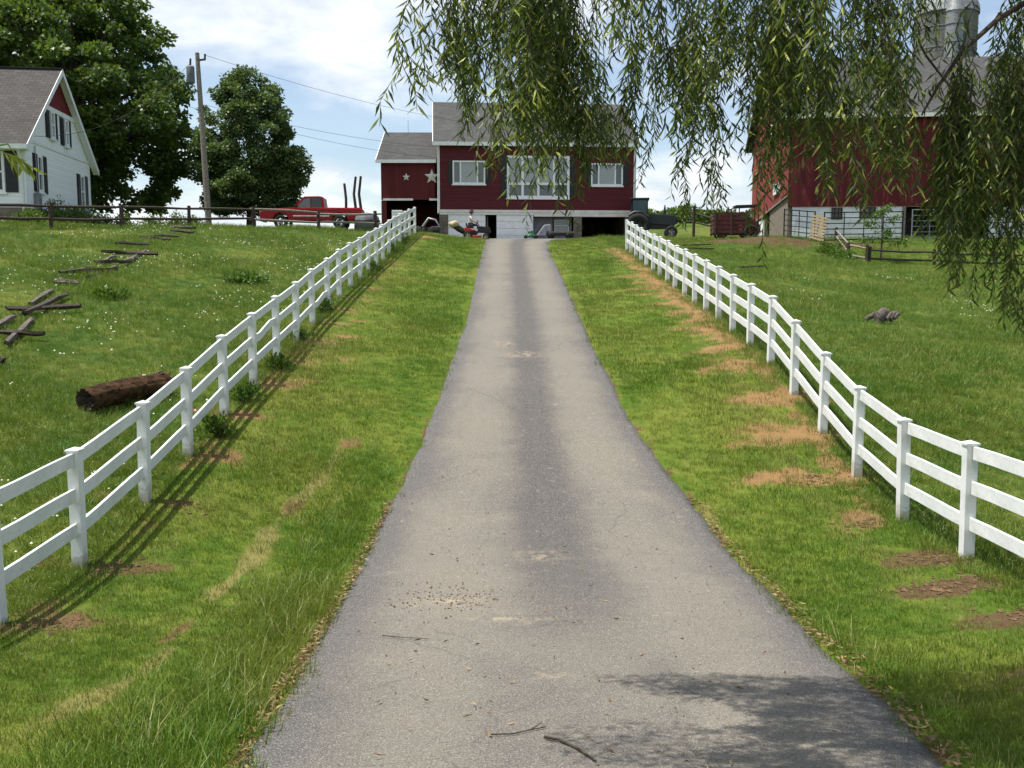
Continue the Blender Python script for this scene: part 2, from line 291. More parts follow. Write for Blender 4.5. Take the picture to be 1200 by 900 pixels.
# ------------------------------------------------------------------ mesh building
class MB:
    def __init__(s): s.v = []; s.f = []; s.mi = []; s.sm = []
    def add(s, vs, fs, mi=0, smooth=False):
        o = len(s.v); s.v += [tuple(v) for v in vs]; s.f += [tuple(i+o for i in f) for f in fs]; s.mi += [mi]*len(fs); s.sm += [smooth]*len(fs); return s
    def box(s, x0, x1, y0, y1, z0, z1, mi=0, mat=None):
        vs = [Vector(p) for p in ((x0, y0, z0), (x1, y0, z0), (x1, y1, z0), (x0, y1, z0), (x0, y0, z1), (x1, y0, z1), (x1, y1, z1), (x0, y1, z1))]
        if mat: vs = [mat @ v for v in vs]
        return s.add(vs, [(3, 2, 1, 0), (4, 5, 6, 7), (0, 1, 5, 4), (1, 2, 6, 5), (2, 3, 7, 6), (3, 0, 4, 7)], mi)
    def bar(s, a, b, w, h, mi=0, up=(0, 0, 1)):
        a, b = Vector(a), Vector(b); d = (b-a); L = d.length; d.normalize(); side = d.cross(Vector(up))
        if side.length < 1e-4: side = d.cross(Vector((1, 0, 0)))
        side.normalize(); u = side.cross(d)
        m = Matrix((d, side, u)).transposed().to_4x4(); m.translation = a
        return s.box(0, L, -w/2, w/2, -h/2, h/2, mi, m)
    def tube(s, pts, rad, seg=8, mi=0, cap=True):
        pts = [Vector(p) for p in pts]; n = len(pts); rad = [rad]*n if isinstance(rad, (int, float)) else rad
        vs = []; fs = []; prev = None
        for i, p in enumerate(pts):
            d = (pts[min(i+1, n-1)]-pts[max(i-1, 0)]).normalized()
            if prev is None: prev = d.orthogonal().normalized()
            sx = (prev-d*prev.dot(d)).normalized(); prev = sx; sy = d.cross(sx)
            for k in range(seg):
                a = 2*math.pi*k/seg; vs.append(p+sx*math.cos(a)*rad[i]+sy*math.sin(a)*rad[i])
        for i in range(n-1):
            for k in range(seg):
                a = i*seg+k; b = i*seg+(k+1) % seg; fs.append((a, b, b+seg, a+seg))
        s.add(vs, fs, mi, True)
        if cap: s.add(vs[:seg], [tuple(range(seg-1, -1, -1))], mi); s.add(vs[-seg:], [tuple(range(seg))], mi)
        return s
    def lathe(s, prof, seg=24, mi=0, mat=None, smooth=True):   # prof of (radius, height) round z
        vs = []; fs = []
        for r, z in prof:
            for k in range(seg): a = 2*math.pi*k/seg; vs.append(Vector((r*math.cos(a), r*math.sin(a), z)))
        if mat: vs = [mat @ v for v in vs]
        for i in range(len(prof)-1):
            for k in range(seg):
                a = i*seg+k; b = i*seg+(k+1) % seg; fs.append((a, b, b+seg, a+seg))
        return s.add(vs, fs, mi, smooth)
    def prism(s, poly, lo, hi, axis='y', mi=0, mat=None):      # polygon (a, b) pushed along an axis
        n = len(poly)
        def pt(a, b, t): return Vector({'y': (a, t, b), 'x': (t, a, b), 'z': (a, b, t)}[axis])
        vs = [pt(a, b, lo) for a, b in poly]+[pt(a, b, hi) for a, b in poly]
        if mat: vs = [mat @ v for v in vs]
        fs = [tuple(range(n)), tuple(range(2*n-1, n-1, -1))]+[(i, i+n, (i+1) % n+n, (i+1) % n) for i in range(n)]
        return s.add(vs, fs, mi)
    def mesh(s, name, mats, bevel=0):
        me = bpy.data.meshes.new(name); me.from_pydata(s.v, [], s.f)
        for m in (mats if isinstance(mats, (list, tuple)) else [mats]): me.materials.append(m)
        me.polygons.foreach_set('material_index', s.mi); me.polygons.foreach_set('use_smooth', s.sm)
        bm = bmesh.new(); bm.from_mesh(me); bmesh.ops.recalc_face_normals(bm, faces=bm.faces)
        if bevel:
            es = [e for e in bm.edges if len(e.link_faces) == 2 and e.calc_face_angle(0) > .6]
            bmesh.ops.bevel(bm, geom=es, offset=bevel, segments=2, affect='EDGES', profile=.6)
        bm.to_mesh(me); bm.free(); me.update(); return me
    def obj(s, name, mats, parent=None, bevel=0):
        return link(name, s.mesh(name, mats, bevel), parent)
def link(name, me, parent=None, loc=None, rotz=None):
    o = bpy.data.objects.new(name, me); COL.objects.link(o)
    if parent is not None: o.parent = parent
    if loc is not None: o.location = loc
    if rotz is not None: o.rotation_euler = (0, 0, rotz)
    return o
def tag(o, label=None, cat=None, group=None, kind=None):
    if label: o['label'] = label
    if cat: o['category'] = cat
    if group: o['group'] = group
    if kind: o['kind'] = kind
    return o
def thing(name, label, cat, loc=(0, 0, 0), rotz=0, group=None):
    o = link(name, None, None, loc, rotz); o.empty_display_size = .3; return tag(o, label, cat, group)
def copy_tree(o, parent=None):
    c = o.copy(); COL.objects.link(c)
    if parent is not None: c.parent = parent
    for ch in list(o.children): copy_tree(ch, c)
    return c
def quads_mesh(name, V, mat, rnd=None, smooth=False):            # V: (N,4,3) array of leaf quads
    n = len(V); me = bpy.data.meshes.new(name); me.vertices.add(n*4); me.vertices.foreach_set('co', V.reshape(-1).astype(np.float32))
    me.loops.add(n*4); me.loops.foreach_set('vertex_index', np.arange(n*4, dtype=np.int32)); me.polygons.add(n)
    me.polygons.foreach_set('loop_start', np.arange(0, n*4, 4, dtype=np.int32)); me.polygons.foreach_set('loop_total', np.full(n, 4, np.int32))
    a = me.attributes.new('rnd', 'FLOAT', 'POINT'); rr = rng.random(n) if rnd is None else rnd; a.data.foreach_set('value', np.repeat(rr, 4).astype(np.float32))
    me.materials.append(mat); me.update(calc_edges=True); return me
def norm(a): return a/np.maximum(1e-9, np.linalg.norm(a, axis=-1, keepdims=True))
def leaves(base, dirs, length, width, fold=.15):
    n = len(base); d = norm(dirs); ref = norm(rng.normal(size=(n, 3))); side = norm(np.cross(d, ref)); nn = np.cross(side, d)
    L = (length*rng.uniform(.7, 1.25, n))[:, None]; Wd = (width*rng.uniform(.75, 1.25, n))[:, None]
    m = base+d*L*.45; return np.stack([base, m+side*Wd*.5+nn*Wd*fold, base+d*L-nn*L*.08, m-side*Wd*.5+nn*Wd*fold], 1)

# ================================================================== the setting: ground, drive, grass
def axis(parts):
    out = [];
    for a, b, st in parts: out.append(np.arange(a, b, st))
    return np.concatenate(out+[[parts[-1][1]]])
gx = axis([(-900, -120, 60), (-120, -40, 8), (-40, -9, .5), (-9, 9, .16), (9, 40, .5), (40, 120, 8), (120, 900, 60)])
gy = axis([(-120, -10, 8), (-10, 3, .6), (3, 30, .16), (30, 70, .4), (70, 110, 2), (110, 300, 15), (300, 900, 60)])
X, Y = np.meshgrid(gx, gy)
posts_L = [-.2, 1.8, 3.75, 5.75, 7.7, 9.65, 11.55, 13.7, 15.55, 17.62, 19.6, 21.7, 23.7, 25.74, 27.79, 29.8, 31.83, 33.84, 35.86, 37.9, 39.95, 42.0, 44.0, 46.1, 48.3, 50.6, 53.1]
posts_R = [-.6, 1.0, 2.8, 4.5, 6.2, 7.95, 9.75, 11.57, 13.5, 15.42, 17.22, 19.0, 20.88, 22.74, 24.5, 26.3, 28.0, 29.75, 31.53, 33.3, 35.05, 36.9, 38.7, 40.5, 42.3, 44.1, 45.9, 47.6]
def marks(x, y):
    dirt = np.zeros_like(x); dry = np.zeros_like(x); brown = np.zeros_like(x); r = np.random.default_rng(5); NZ = .55*lump(x, y, 3.4, 88)+.45*lump(x, y, 8.0, 89)
    def blob(cx, cy, rx, ry, amt=1.0, br=0.0, rot=0.0):
        u = (x-cx)*math.cos(rot)+(y-cy)*math.sin(rot); v = -(x-cx)*math.sin(rot)+(y-cy)*math.cos(rot)
        q = np.clip(1.5-np.sqrt((u/rx)**2+(v/ry)**2)+NZ, 0, 1)*amt
        np.maximum(dirt, q, out=dirt); brown[:] = np.where(q > .1, np.maximum(brown, br), brown)
    for i, yy in enumerate(posts_R):
        near = yy < 14
        blob(5.25-r.uniform(0, .25), yy-.1+r.uniform(-.3, .3), r.uniform(.4, .85)+(.15 if 14 < yy < 34 else 0), r.uniform(.28, .6), r.uniform(.85, 1.05), .9 if yy < 12.5 else (.25 if near else 0))
        if 14 < yy and r.random() < .6: blob(4.85-r.uniform(-.1, .5), yy+r.uniform(-.2, .9), r.uniform(.3, .9), r.uniform(.2, .5), r.uniform(.75, 1), 0, r.uniform(-.5, .5))
        if yy > 22: blob(5.25, yy+.9, .42, .95, .9)
    blob(4.95, 10.6, .7, .35, 1, 1); blob(5.35, 9.4, .7, .35, 1, 1); blob(5.55, 8.4, .5, .3, 1, 1)
    for i, yy in enumerate(posts_L):
        blob(-4.85+r.uniform(-.1, .15), yy+.05, r.uniform(.42, .7), r.uniform(.22, .36), .95, .75 if yy < 15 else .2)
        blob(-5.75, yy, .35, .2, .8, .7)
        if 12 < yy < 32 and r.random() < .6: blob(-4.2+r.uniform(-.3, .3), yy+r.uniform(.1, .8), r.uniform(.25, .5), .2, .8)
    blob(-4.3, 51.5, .7, .9, .95); blob(14.0, 55.8, 4.6, 2.0, .95, 1); blob(19.2, 56.8, 2.6, 1.6, .95, 1); blob(9.8, 57.5, 1.8, .8, .9, 1); blob(-8.2, 49.5, 1.6, .5, .75, .6)
    np.maximum(dirt, np.clip(1.1-np.abs(x-5.38)/.34+NZ*1.1, 0, 1)*.9*sstep(12.5, 15, y)*(1-sstep(44, 49, y)), out=dirt)
    np.maximum(dirt, np.clip(.85-np.abs(x+5.08)/.30+NZ*1.5, 0, 1)*.72*sstep(7, 9, y)*(1-sstep(26, 34, y)), out=dirt); brown[:] = np.where((x < -4.7) & (x > -5.7) & (y < 15), np.maximum(brown, .7), brown)
    blob(-3.32, 14.4, .10, .4, .8, .6); blob(-3.42, 9.4, .10, .6, .75, .7); blob(-2.9, 17.2, .2, .3, .8, .4)
    # dried wheel rut along the left verge, a short one on the right, straw strip along the right fence
    cxr = np.interp(y, [4, 7, 8.5, 11.2, 14.3, 16.7, 30], [-3.4, -3.35, -3.3, -3.45, -3.35, -3.0, -2.9])
    wv = .17+.07*np.sin(y*2.1)+.05*np.sin(y*5.3); cxr = cxr+.05*np.sin(y*1.7); rutn = np.clip(.85+.9*lump(x, y, 2.6, 77), .4, 1); dry[:] = np.maximum(dry, np.clip(1.25-np.abs(x-cxr)/wv, 0, 1)*sstep(4, 7, y)*(1-sstep(15, 20, y))*rutn)
    cx2 = np.interp(y, [12, 15, 19], [3.05, 3.05, 3.1]); dry[:] = np.maximum(dry, np.clip(1.2-np.abs(x-cx2)/.12, 0, 1)*sstep(12.4, 13.4, y)*(1-sstep(16.5, 18, y))*.95*rutn)
    dry[:] = np.maximum(dry, .45*np.clip(1-np.abs(x+4.5)/.8, 0, 1)*sstep(6, 9, y)); dry[:] = np.maximum(dry, .5*np.clip(1-np.abs(x-4.7)/.9, 0, 1)*sstep(7, 10, y))
    l, r_ = edges(y); e = np.maximum(np.clip(1.25-np.abs(x-l+.04)/.10, 0, 1), np.clip(1.25-np.abs(x-r_-.04)/.10, 0, 1))*(y < 60)*(y > 0)*np.interp(y, [4, 14, 30], [.75, .65, .5])
    brown[:] = np.where(e > dirt, 1, brown); np.maximum(dirt, e, out=dirt)
    return dirt, dry, brown
DIRT, DRY, BROWN = marks(X, Y)
el, er = edges(Y); inroad = (X > el-.02) & (X < er+.02) & (Y < 72)
LAWN = ((X > XL) & (X < XR)).astype(float)*np.ones_like(X)
Zg = G(X, Y)
under = np.minimum(X-el, er-X); Zg2 = Zg-np.where((Y < 73), .10*sstep(.0, .22, under), 0)
nx, ny = len(gx), len(gy)
me = bpy.data.meshes.new('ground'); V = np.stack([X, Y, Zg2], -1).reshape(-1, 3)
me.vertices.add(len(V)); me.vertices.foreach_set('co', V.reshape(-1).astype(np.float32))
ii = np.arange((ny-1)*(nx-1)); rr_, cc_ = ii//(nx-1), ii % (nx-1); a = rr_*nx+cc_
F = np.stack([a, a+1, a+nx+1, a+nx], -1)
def fill(me, F):
    n = len(F); me.loops.add(n*4); me.loops.foreach_set('vertex_index', F.reshape(-1).astype(np.int32)); me.polygons.add(n)
    me.polygons.foreach_set('loop_start', np.arange(0, n*4, 4, dtype=np.int32)); me.polygons.foreach_set('loop_total', np.full(n, 4, np.int32))
    me.polygons.foreach_set('use_smooth', np.ones(n, bool)); me.update(calc_edges=True)
fill(me, F)
def fattr(me, name, arr): me.attributes.new(name, 'FLOAT', 'POINT').data.foreach_set('value', np.asarray(arr, np.float32).reshape(-1))
for nm, ar in (('lawn', LAWN), ('dirt', DIRT), ('dry', DRY), ('brown', BROWN)): fattr(me, nm, ar)
me.materials.append(M['ground']); tag(link('ground', me), kind='structure')

# driveway: a slab with its own edges, a little uneven
ys = np.concatenate([np.arange(-14, 3, .5), np.arange(3, 40, .2), np.arange(40, 72, .25)]); nc = 33; tt = np.linspace(-1, 1, nc)
vs = []; ac = []; al = []; sd = []
er_r = np.random.default_rng(8)
je = np.convolve(er_r.normal(size=len(ys)+8), np.ones(3)/3, 'same')[:len(ys)]*.028; jr = np.convolve(er_r.normal(size=len(ys)+8), np.ones(3)/3, 'same')[:len(ys)]*.028
for j, y in enumerate(ys):
    l, r_ = edges(y); l += je[j]; r_ += jr[j]
    if y > 71.9: pass
    xs = l+(r_-l)*(tt+1)/2
    z = G(xs, np.full(nc, y))*0+Zroad(y)+.022*(1-tt**2)-.01*np.abs(tt)**8+.006*lump(xs, np.full(nc, y), 2.2, 6)+.004
    for i in range(nc): vs.append((xs[i], y, z[i])); ac.append(tt[i]); al.append(y)
    vs_s = np.zeros(nc)
    for (sx, sy, rx, ry) in ((-.75, 10.7, .5, .22), (.3, 8.0, .28, .12), (.38, 12.6, .42, .3), (-.2, 24.5, .3, .5), (.25, 23.3, .5, .4), (.0, 10, .5, .2)):
        vs_s = np.maximum(vs_s, np.clip(1.2-np.sqrt(((xs-sx)/rx)**2+((y-sy)/ry)**2), 0, 1)*.8)
    sd += list(vs_s)
m_ = len(ys); top = np.array(vs).reshape(m_, nc, 3)
allv = list(map(tuple, top.reshape(-1, 3))); base = len(allv)
for side in (0, nc-1):
    for j in range(m_): allv.append(tuple(top[j, side]+np.array([(-.03 if side == 0 else .03), 0, -.14])))
    ac += [-1 if side == 0 else 1]*m_; al += list(ys); sd += [0]*m_
fs = [(j*nc+i, j*nc+i+1, (j+1)*nc+i+1, (j+1)*nc+i) for j in range(m_-1) for i in range(nc-1)]
fs += [(base+j, j*nc, (j+1)*nc, base+j+1) for j in range(m_-1)]+[(j*nc+nc-1, base+m_+j, base+m_+j+1, (j+1)*nc+nc-1) for j in range(m_-1)]
me = bpy.data.meshes.new('driveway'); me.vertices.add(len(allv)); me.vertices.foreach_set('co', np.array(allv, np.float32).reshape(-1)); fill(me, np.array(fs))
fattr(me, 'across', ac); fattr(me, 'along', al); fattr(me, 'sand', sd); me.materials.append(M['asphalt']); tag(link('driveway', me), kind='structure')

# ---- grass: small clumps spread over the real ground by geometry nodes
def blade_clump(name, n, h0, h1, rad, w, mat, lean=.5, broad=0):
    vs = []; fs = []; r = random.Random(name)
    for i in range(n):
        a = r.uniform(0, 6.283); q = rad*math.sqrt(r.random()); bx, by = q*math.cos(a), q*math.sin(a); h = r.uniform(h0, h1)
        d = a+r.uniform(-1, 1); l = h*lean*r.uniform(.2, 1.3); ww = w*r.uniform(.7, 1.3); s = r.uniform(0, 6.283); sx, sy = math.cos(s)*ww/2, math.sin(s)*ww/2
        dx, dy = math.cos(d)*l, math.sin(d)*l; o = len(vs)
        vs += [(bx-sx, by-sy, -.01), (bx+sx, by+sy, -.01), (bx+dx*.4+sx*.8, by+dy*.4+sy*.8, h*.6), (bx+dx*.4-sx*.8, by+dy*.4-sy*.8, h*.6), (bx+dx, by+dy, h)]
        fs += [(o, o+1, o+2, o+3), (o+3, o+2, o+4)]
    for i in range(broad):
        a = r.uniform(0, 6.283); q = rad*math.sqrt(r.random()); bx, by = q*math.cos(a), q*math.sin(a); h = r.uniform(h0*.4, h1*.55); k = r.uniform(.007, .014); o = len(vs)
        vs += [(bx-k, by, h), (bx, by-k, h+.006), (bx+k, by, h), (bx, by+k, h-.004)]; fs.append((o, o+1, o+2, o+3))
    me = bpy.data.meshes.new(name); me.from_pydata(vs, [], fs); me.materials.append(mat); return bpy.data.objects.new(name, me)
def scatter(name, label, coll, em_x, em_y, dens, scale, dry, zoff=0.0, kind='stuff', mat=None):
    Xe, Ye = np.meshgrid(em_x, em_y); n1, n2 = len(em_y), len(em_x); D, S, Dr = dens(Xe, Ye), scale(Xe, Ye), dry(Xe, Ye)
    V = np.stack([Xe, Ye, G(Xe, Ye)+zoff], -1).reshape(-1, 3); ii = np.arange((n1-1)*(n2-1)); a = (ii//(n2-1))*n2+ii % (n2-1)
    F = np.stack([a, a+1, a+n2+1, a+n2], -1); keep = D.reshape(-1)[F].max(1) > 0; F = F[keep]
    used, inv = np.unique(F.reshape(-1), return_inverse=True); F = inv.reshape(-1, 4); V = V[used]
    me = bpy.data.meshes.new(name); me.vertices.add(len(V)); me.vertices.foreach_set('co', V.reshape(-1).astype(np.float32)); fill(me, F)
    for nm, ar in (('dens', D), ('gscale', S), ('dry', Dr)): fattr(me, nm, ar.reshape(-1)[used])
    if mat: me.materials.append(mat)
    o = tag(link(name, me), label, 'grass', kind=kind)
    ng = bpy.data.node_groups.new(name, 'GeometryNodeTree'); N = ng.nodes; L = ng.links
    ng.interface.new_socket('Geometry', in_out='INPUT', socket_type='NodeSocketGeometry'); ng.interface.new_socket('Geometry', in_out='OUTPUT', socket_type='NodeSocketGeometry')
    gi = N.new('NodeGroupInput'); go = N.new('NodeGroupOutput'); dp = N.new('GeometryNodeDistributePointsOnFaces'); dp.distribute_method = 'RANDOM'
    na = N.new('GeometryNodeInputNamedAttribute'); na.data_type = 'FLOAT'; na.inputs['Name'].default_value = 'dens'
    ns = N.new('GeometryNodeInputNamedAttribute'); ns.data_type = 'FLOAT'; ns.inputs['Name'].default_value = 'gscale'
    ci = N.new('GeometryNodeCollectionInfo'); ci.inputs['Collection'].default_value = coll; ci.inputs['Separate Children'].default_value = True; ci.inputs['Reset Children'].default_value = True
    ip = N.new('GeometryNodeInstanceOnPoints'); ip.inputs['Pick Instance'].default_value = True
    rv = N.new('FunctionNodeRandomValue'); rv.data_type = 'FLOAT_VECTOR'; rv.inputs[0].default_value = (-.12, -.12, 0); rv.inputs[1].default_value = (.12, .12, 6.283)
    rs = N.new('FunctionNodeRandomValue'); rs.data_type = 'FLOAT'; rs.inputs[2].default_value = .65; rs.inputs[3].default_value = 1.3
    ri = N.new('FunctionNodeRandomValue'); ri.data_type = 'INT'; ri.inputs[4].default_value = 0; ri.inputs[5].default_value = 50; ri.inputs['Seed'].default_value = 5
    mm = N.new('ShaderNodeMath'); mm.operation = 'MULTIPLY'
    def out(n): return [s for s in n.outputs if s.enabled][0]
    L.new(gi.outputs[0], dp.inputs['Mesh']); L.new(out(na), dp.inputs['Density']); L.new(dp.outputs['Points'], ip.inputs['Points']); L.new(out(ci), ip.inputs['Instance'])
    L.new(out(rv), ip.inputs['Rotation']); L.new(out(ns), mm.inputs[0]); L.new(out(rs), mm.inputs[1]); L.new(mm.outputs[0], ip.inputs['Scale']); L.new(out(ri), ip.inputs['Instance Index'])
    L.new(ip.outputs[0], go.inputs[0]); md = o.modifiers.new('grass', 'NODES'); md.node_group = ng; return o
c_l = bpy.data.collections.new('lawn_clumps'); c_p = bpy.data.collections.new('pasture_clumps'); c_t = bpy.data.collections.new('tall_clumps')
for k in range(5): c_l.objects.link(blade_clump('lawn_clump_%d' % k, 26, .028, .066, .10, .0042, M['lawn_blade'], .8, 0))
for k in range(6): c_p.objects.link(blade_clump('pasture_clump_%d' % k, 24, .06, .17, .14, .006, M['pasture_blade'], .8, 5 if k % 2 else 0))
for k in range(4): c_t.objects.link(blade_clump('tall_clump_%d' % k, 14, .10, .36, .10, .0085, M['lawn_blade'], .9, 0))
def lod(y): return np.interp(y, [3, 8, 14, 24, 36, 60], [230, 210, 130, 56, 28, 15])
def fru(x, y): return (np.abs(x) < .62*np.maximum(y, 3)+4.5)
def lawn_d(x, y):
    l, r_ = edges(y); d, dr, b = marks(x.copy(), y.copy()); ok = (((x > XL-.4) & (x < l-.10)) | ((x > r_+.10) & (x < XR+.4))) & fru(x, y) & (y < 62)
    return lod(y)*ok*np.clip(1.1-1.7*np.clip(d-.42, 0, 1), 0.03, 1)*np.clip(1-.4*dr, 0, 1)*(.75+.5*lump(x, y, 2.0, 9))
def pas_d(x, y):
    d, dr, b = marks(x.copy(), y.copy()); ok = ((x < XL+.05) | (x > XR-.05)) & fru(x, y) & (y < 62)
    ok = ok & ~((y > 61) & (x > 16)); return .8*lod(y)*ok*np.clip(1.1-1.7*np.clip(d-.42, 0, 1), 0.03, 1)*(.8+.6*lump(x, y, 1.4, 12))
def dryf(x, y):
    d, dr, b = marks(x.copy(), y.copy()); return np.clip(dr*.9+.5*np.clip(d-.1, 0, 1)+.55*np.clip(lump(x, y, .8, 21)-.15, 0, 1), 0, 1)
def sc_l(x, y): return np.interp(y, [3, 12, 24, 60], [1., 1.1, 1.5, 2.1])*(1+.5*np.clip(lump(x, y, 1.1, 15), -.5, 1))*(1+.32*sstep(-3.05, -2.5, x)*(x < 0)*(1-sstep(11, 16, y)))
def sc_p(x, y): return np.interp(y, [3, 12, 24, 60], [.8, .85, 1.0, 1.25])*(1+.7*np.clip(lump(x, y, .9, 18), -.6, 1))
scatter('lawn_grass', 'short mown green lawn grass on both verges between driveway and fences', c_l, np.arange(XL-.5, XR+.5, .2), np.arange(3, 62, .25), lawn_d, sc_l, dryf)
scatter('pasture_grass', 'rough uneven pasture grass on the slopes outside the white fences', c_p, np.arange(-42, 42, .4), np.arange(5, 62, .4), pas_d, sc_p, dryf)
def tall_d(x, y):
    l, r_ = edges(y); near = np.exp(-((x-l+.5)/.5)**2)*sstep(4, 5.5, y)*(1-sstep(9, 17, y))*(x < l-.15); rt = .3*np.exp(-((x-r_-.35)/.22)**2)*(1-sstep(8, 13, y))*(x > r_+.12)
    fl = .55*np.exp(-((x-XL-.1)/.2)**2)*sstep(14, 20, y)*np.clip(lump(x*0, y, 1.1, 31)+.25, 0, 1)*(y < 54)
    return 75*near*np.clip(.7+1.4*lump(x, y, 1.6, 33), 0, 1.8)+40*rt*np.clip(.4+lump(x, y, 1.6, 34), 0, 1)+60*fl
scatter('tall_grass', 'long uncut grass tufts along the driveway edges and under the left fence', c_t, np.arange(-6, 6, .12), np.arange(3, 55, .2), tall_d, lambda x, y: np.interp(y, [3, 20, 50], [.78, .85, 1.4])*np.ones_like(x), lambda x, y: .3*np.clip(lump(x, y, 2, 35), 0, 1))

def tus_d(x, y):
    ok = ((x < XL-.3) | (x > XR+.3)) & fru(x, y) & (y < 52); return ok*np.interp(y, [6, 20, 50], [46, 26, 9])*np.clip(1.5*lump(x, y, 1.9, 71)+1.2*lump(x, y, .7, 72)-.55, 0, 1)
scatter('pasture_tussocks', 'taller dark tussocks of grass scattered over the pasture slopes', c_t, np.arange(-34, 34, .35), np.arange(7, 52, .35), tus_d, lambda x, y: np.interp(y, [6, 20, 50], [.62, .75, 1.0])*np.ones_like(x), lambda x, y: .5*np.clip(lump(x, y, 1.3, 73), 0, 1))
# white clover heads in the pastures
fx = rng.uniform(-26, 26, 9000); fy = rng.uniform(11, 44, 9000); pv = lump(fx, fy, .9, 41)+.5*lump(fx, fy, 2.5, 42)
k = ((fx < XL-.3) & (pv > .13) | (fx > XR+.4) & (pv > .5)) & fru(fx, fy); fx, fy = fx[k], fy[k]; fx, fy = fx[:1500], fy[:1500]
mb = MB(); fz = G(fx, fy)
for x, y, z in zip(fx, fy, fz):
    r_ = random.uniform(.014, .027); h = random.uniform(.08, .15)
    mb.add([(x-r_, y, z+h), (x, y-r_, z+h), (x+r_, y, z+h), (x, y+r_, z+h), (x, y, z+h+r_), (x, y, z+h-r_*.7)], [(0, 1, 4), (1, 2, 4), (2, 3, 4), (3, 0, 4), (1, 0, 5), (2, 1, 5), (3, 2, 5), (0, 3, 5)])
tag(mb.obj('clover_flowers', M['petal']), 'small white clover flowers dotted through the pasture grass', 'flowers', kind='stuff')
# leaf litter along the drive edges and a few leaves on the asphalt
n = 1700; lx = []; ly = []
yy = rng.uniform(4, 15, n)**1.0; l, r_ = edges(yy); side = rng.random(n) < .55
lx = np.where(side, l-.01+rng.normal(0, .032, n)-.025*(12-yy).clip(0, 9)/9, r_+.02+np.abs(rng.normal(0, .10, n))-.05)
m2 = 90; lx2 = rng.uniform(-1.6, 2.6, m2); ly2 = rng.uniform(5, 13, m2); lx = np.concatenate([lx, lx2]); ly = np.concatenate([yy, ly2])
lz = np.maximum(G(lx, ly), Zroad(ly)+.0)+.045; dv = rng.normal(size=(len(lx), 3)); dv[:, 2] *= .12
tag(link('leaf_litter', quads_mesh('leaf_litter', leaves(np.stack([lx, ly, lz], -1), dv, .075, .018, .25), M['dead_leaf'])), 'dry fallen willow leaves along the edges of the driveway', 'leaves', kind='stuff')
# soil crumbs on the dug patches by the near fence posts
mb = MB()
for (cx_, cy_, sx, sy, n) in ((5.2, 11.5, .5, .3, 110), (4.95, 10.6, .5, .25, 110), (5.35, 9.5, .5, .25, 90), (-4.85, 11.55, .4, .2, 80), (-4.9, 9.65, .5, .22, 110), (-4.8, 13.7, .4, .2, 50), (5.1, 13.5, .45, .25, 60), (5.0, 15.4, .5, .25, 50)):
    for i in range(n):
        x = random.gauss(cx_, sx*.6); y = random.gauss(cy_, sy*.6); r_ = random.choice((.008, .012, .016, .024, .036)); z = g1(x, y)+.008; q = [random.uniform(.5, 1.9)*r_ for _ in range(4)]+[random.uniform(.3, .9)*r_ for _ in range(2)]
        mb.add([(x-q[0], y, z), (x, y-q[1], z), (x+q[2], y, z), (x, y+q[3], z), (x, y, z+q[4]), (x, y, z-q[5])], [(0, 1, 4), (1, 2, 4), (2, 3, 4), (3, 0, 4), (1, 0, 5), (2, 1, 5), (3, 2, 5), (0, 3, 5)])
for i in range(420):
    x = random.gauss(-.72, .42) if i < 260 else random.uniform(-1.6, 2.6); y = random.gauss(10.75, .28) if i < 260 else random.uniform(5, 16); r_ = random.choice((.004, .006, .008, .012)); z = float(Zroad(y))+.026; q = [random.uniform(.5, 1.9)*r_ for _ in range(4)]+[random.uniform(.5, 1.1)*r_ for _ in range(2)]
    mb.add([(x-q[0], y, z), (x, y-q[1], z), (x+q[2], y, z), (x, y+q[3], z), (x, y, z+q[4]), (x, y, z-q[5])], [(0, 1, 4), (1, 2, 4), (2, 3, 4), (3, 0, 4), (1, 0, 5), (2, 1, 5), (3, 2, 5), (0, 3, 5)])
tag(mb.obj('soil_crumbs', M['soil']), 'loose brown soil crumbs round the nearest fence posts and on the drive', 'soil', kind='stuff')

# ================================================================== white fences
pm = MB().box(-.07, .07, -.07, .07, -.25, 1.42).mesh('post', M['vinyl_post'], .006)
cm_ = MB(); cm_.box(-.085, .085, -.085, .085, 1.42, 1.445); cm_.add([(-.08, -.08, 1.445), (.08, -.08, 1.445), (.08, .08, 1.445), (-.08, .08, 1.445), (0, 0, 1.475)], [(0, 1, 4), (1, 2, 4), (2, 3, 4), (3, 0, 4)])
cpm = cm_.mesh('cap', M['vinyl'])
def rail_mesh(name, sag):
    mb = MB(); ks = [0, .25, .5, .75, 1]; vs = []; fs = []
    for t_ in ks:
        z = -sag*math.sin(t_*math.pi*2)
        for (y, q) in ((-.021, -.082), (.021, -.082), (.021, .082), (-.021, .082)): vs.append((t_, y, q+z))
    for i in range(4):
        for k in range(4): a = i*4+k; b = i*4+(k+1) % 4; fs.append((a, b, b+4, a+4))
    fs += [(3, 2, 1, 0), (16, 17, 18, 19)]; mb.add(vs, fs); return mb.mesh(name, M['vinyl'], .006)
rm = rail_mesh('rail', 0.004); rb = rail_mesh('rail_bowed', .04)
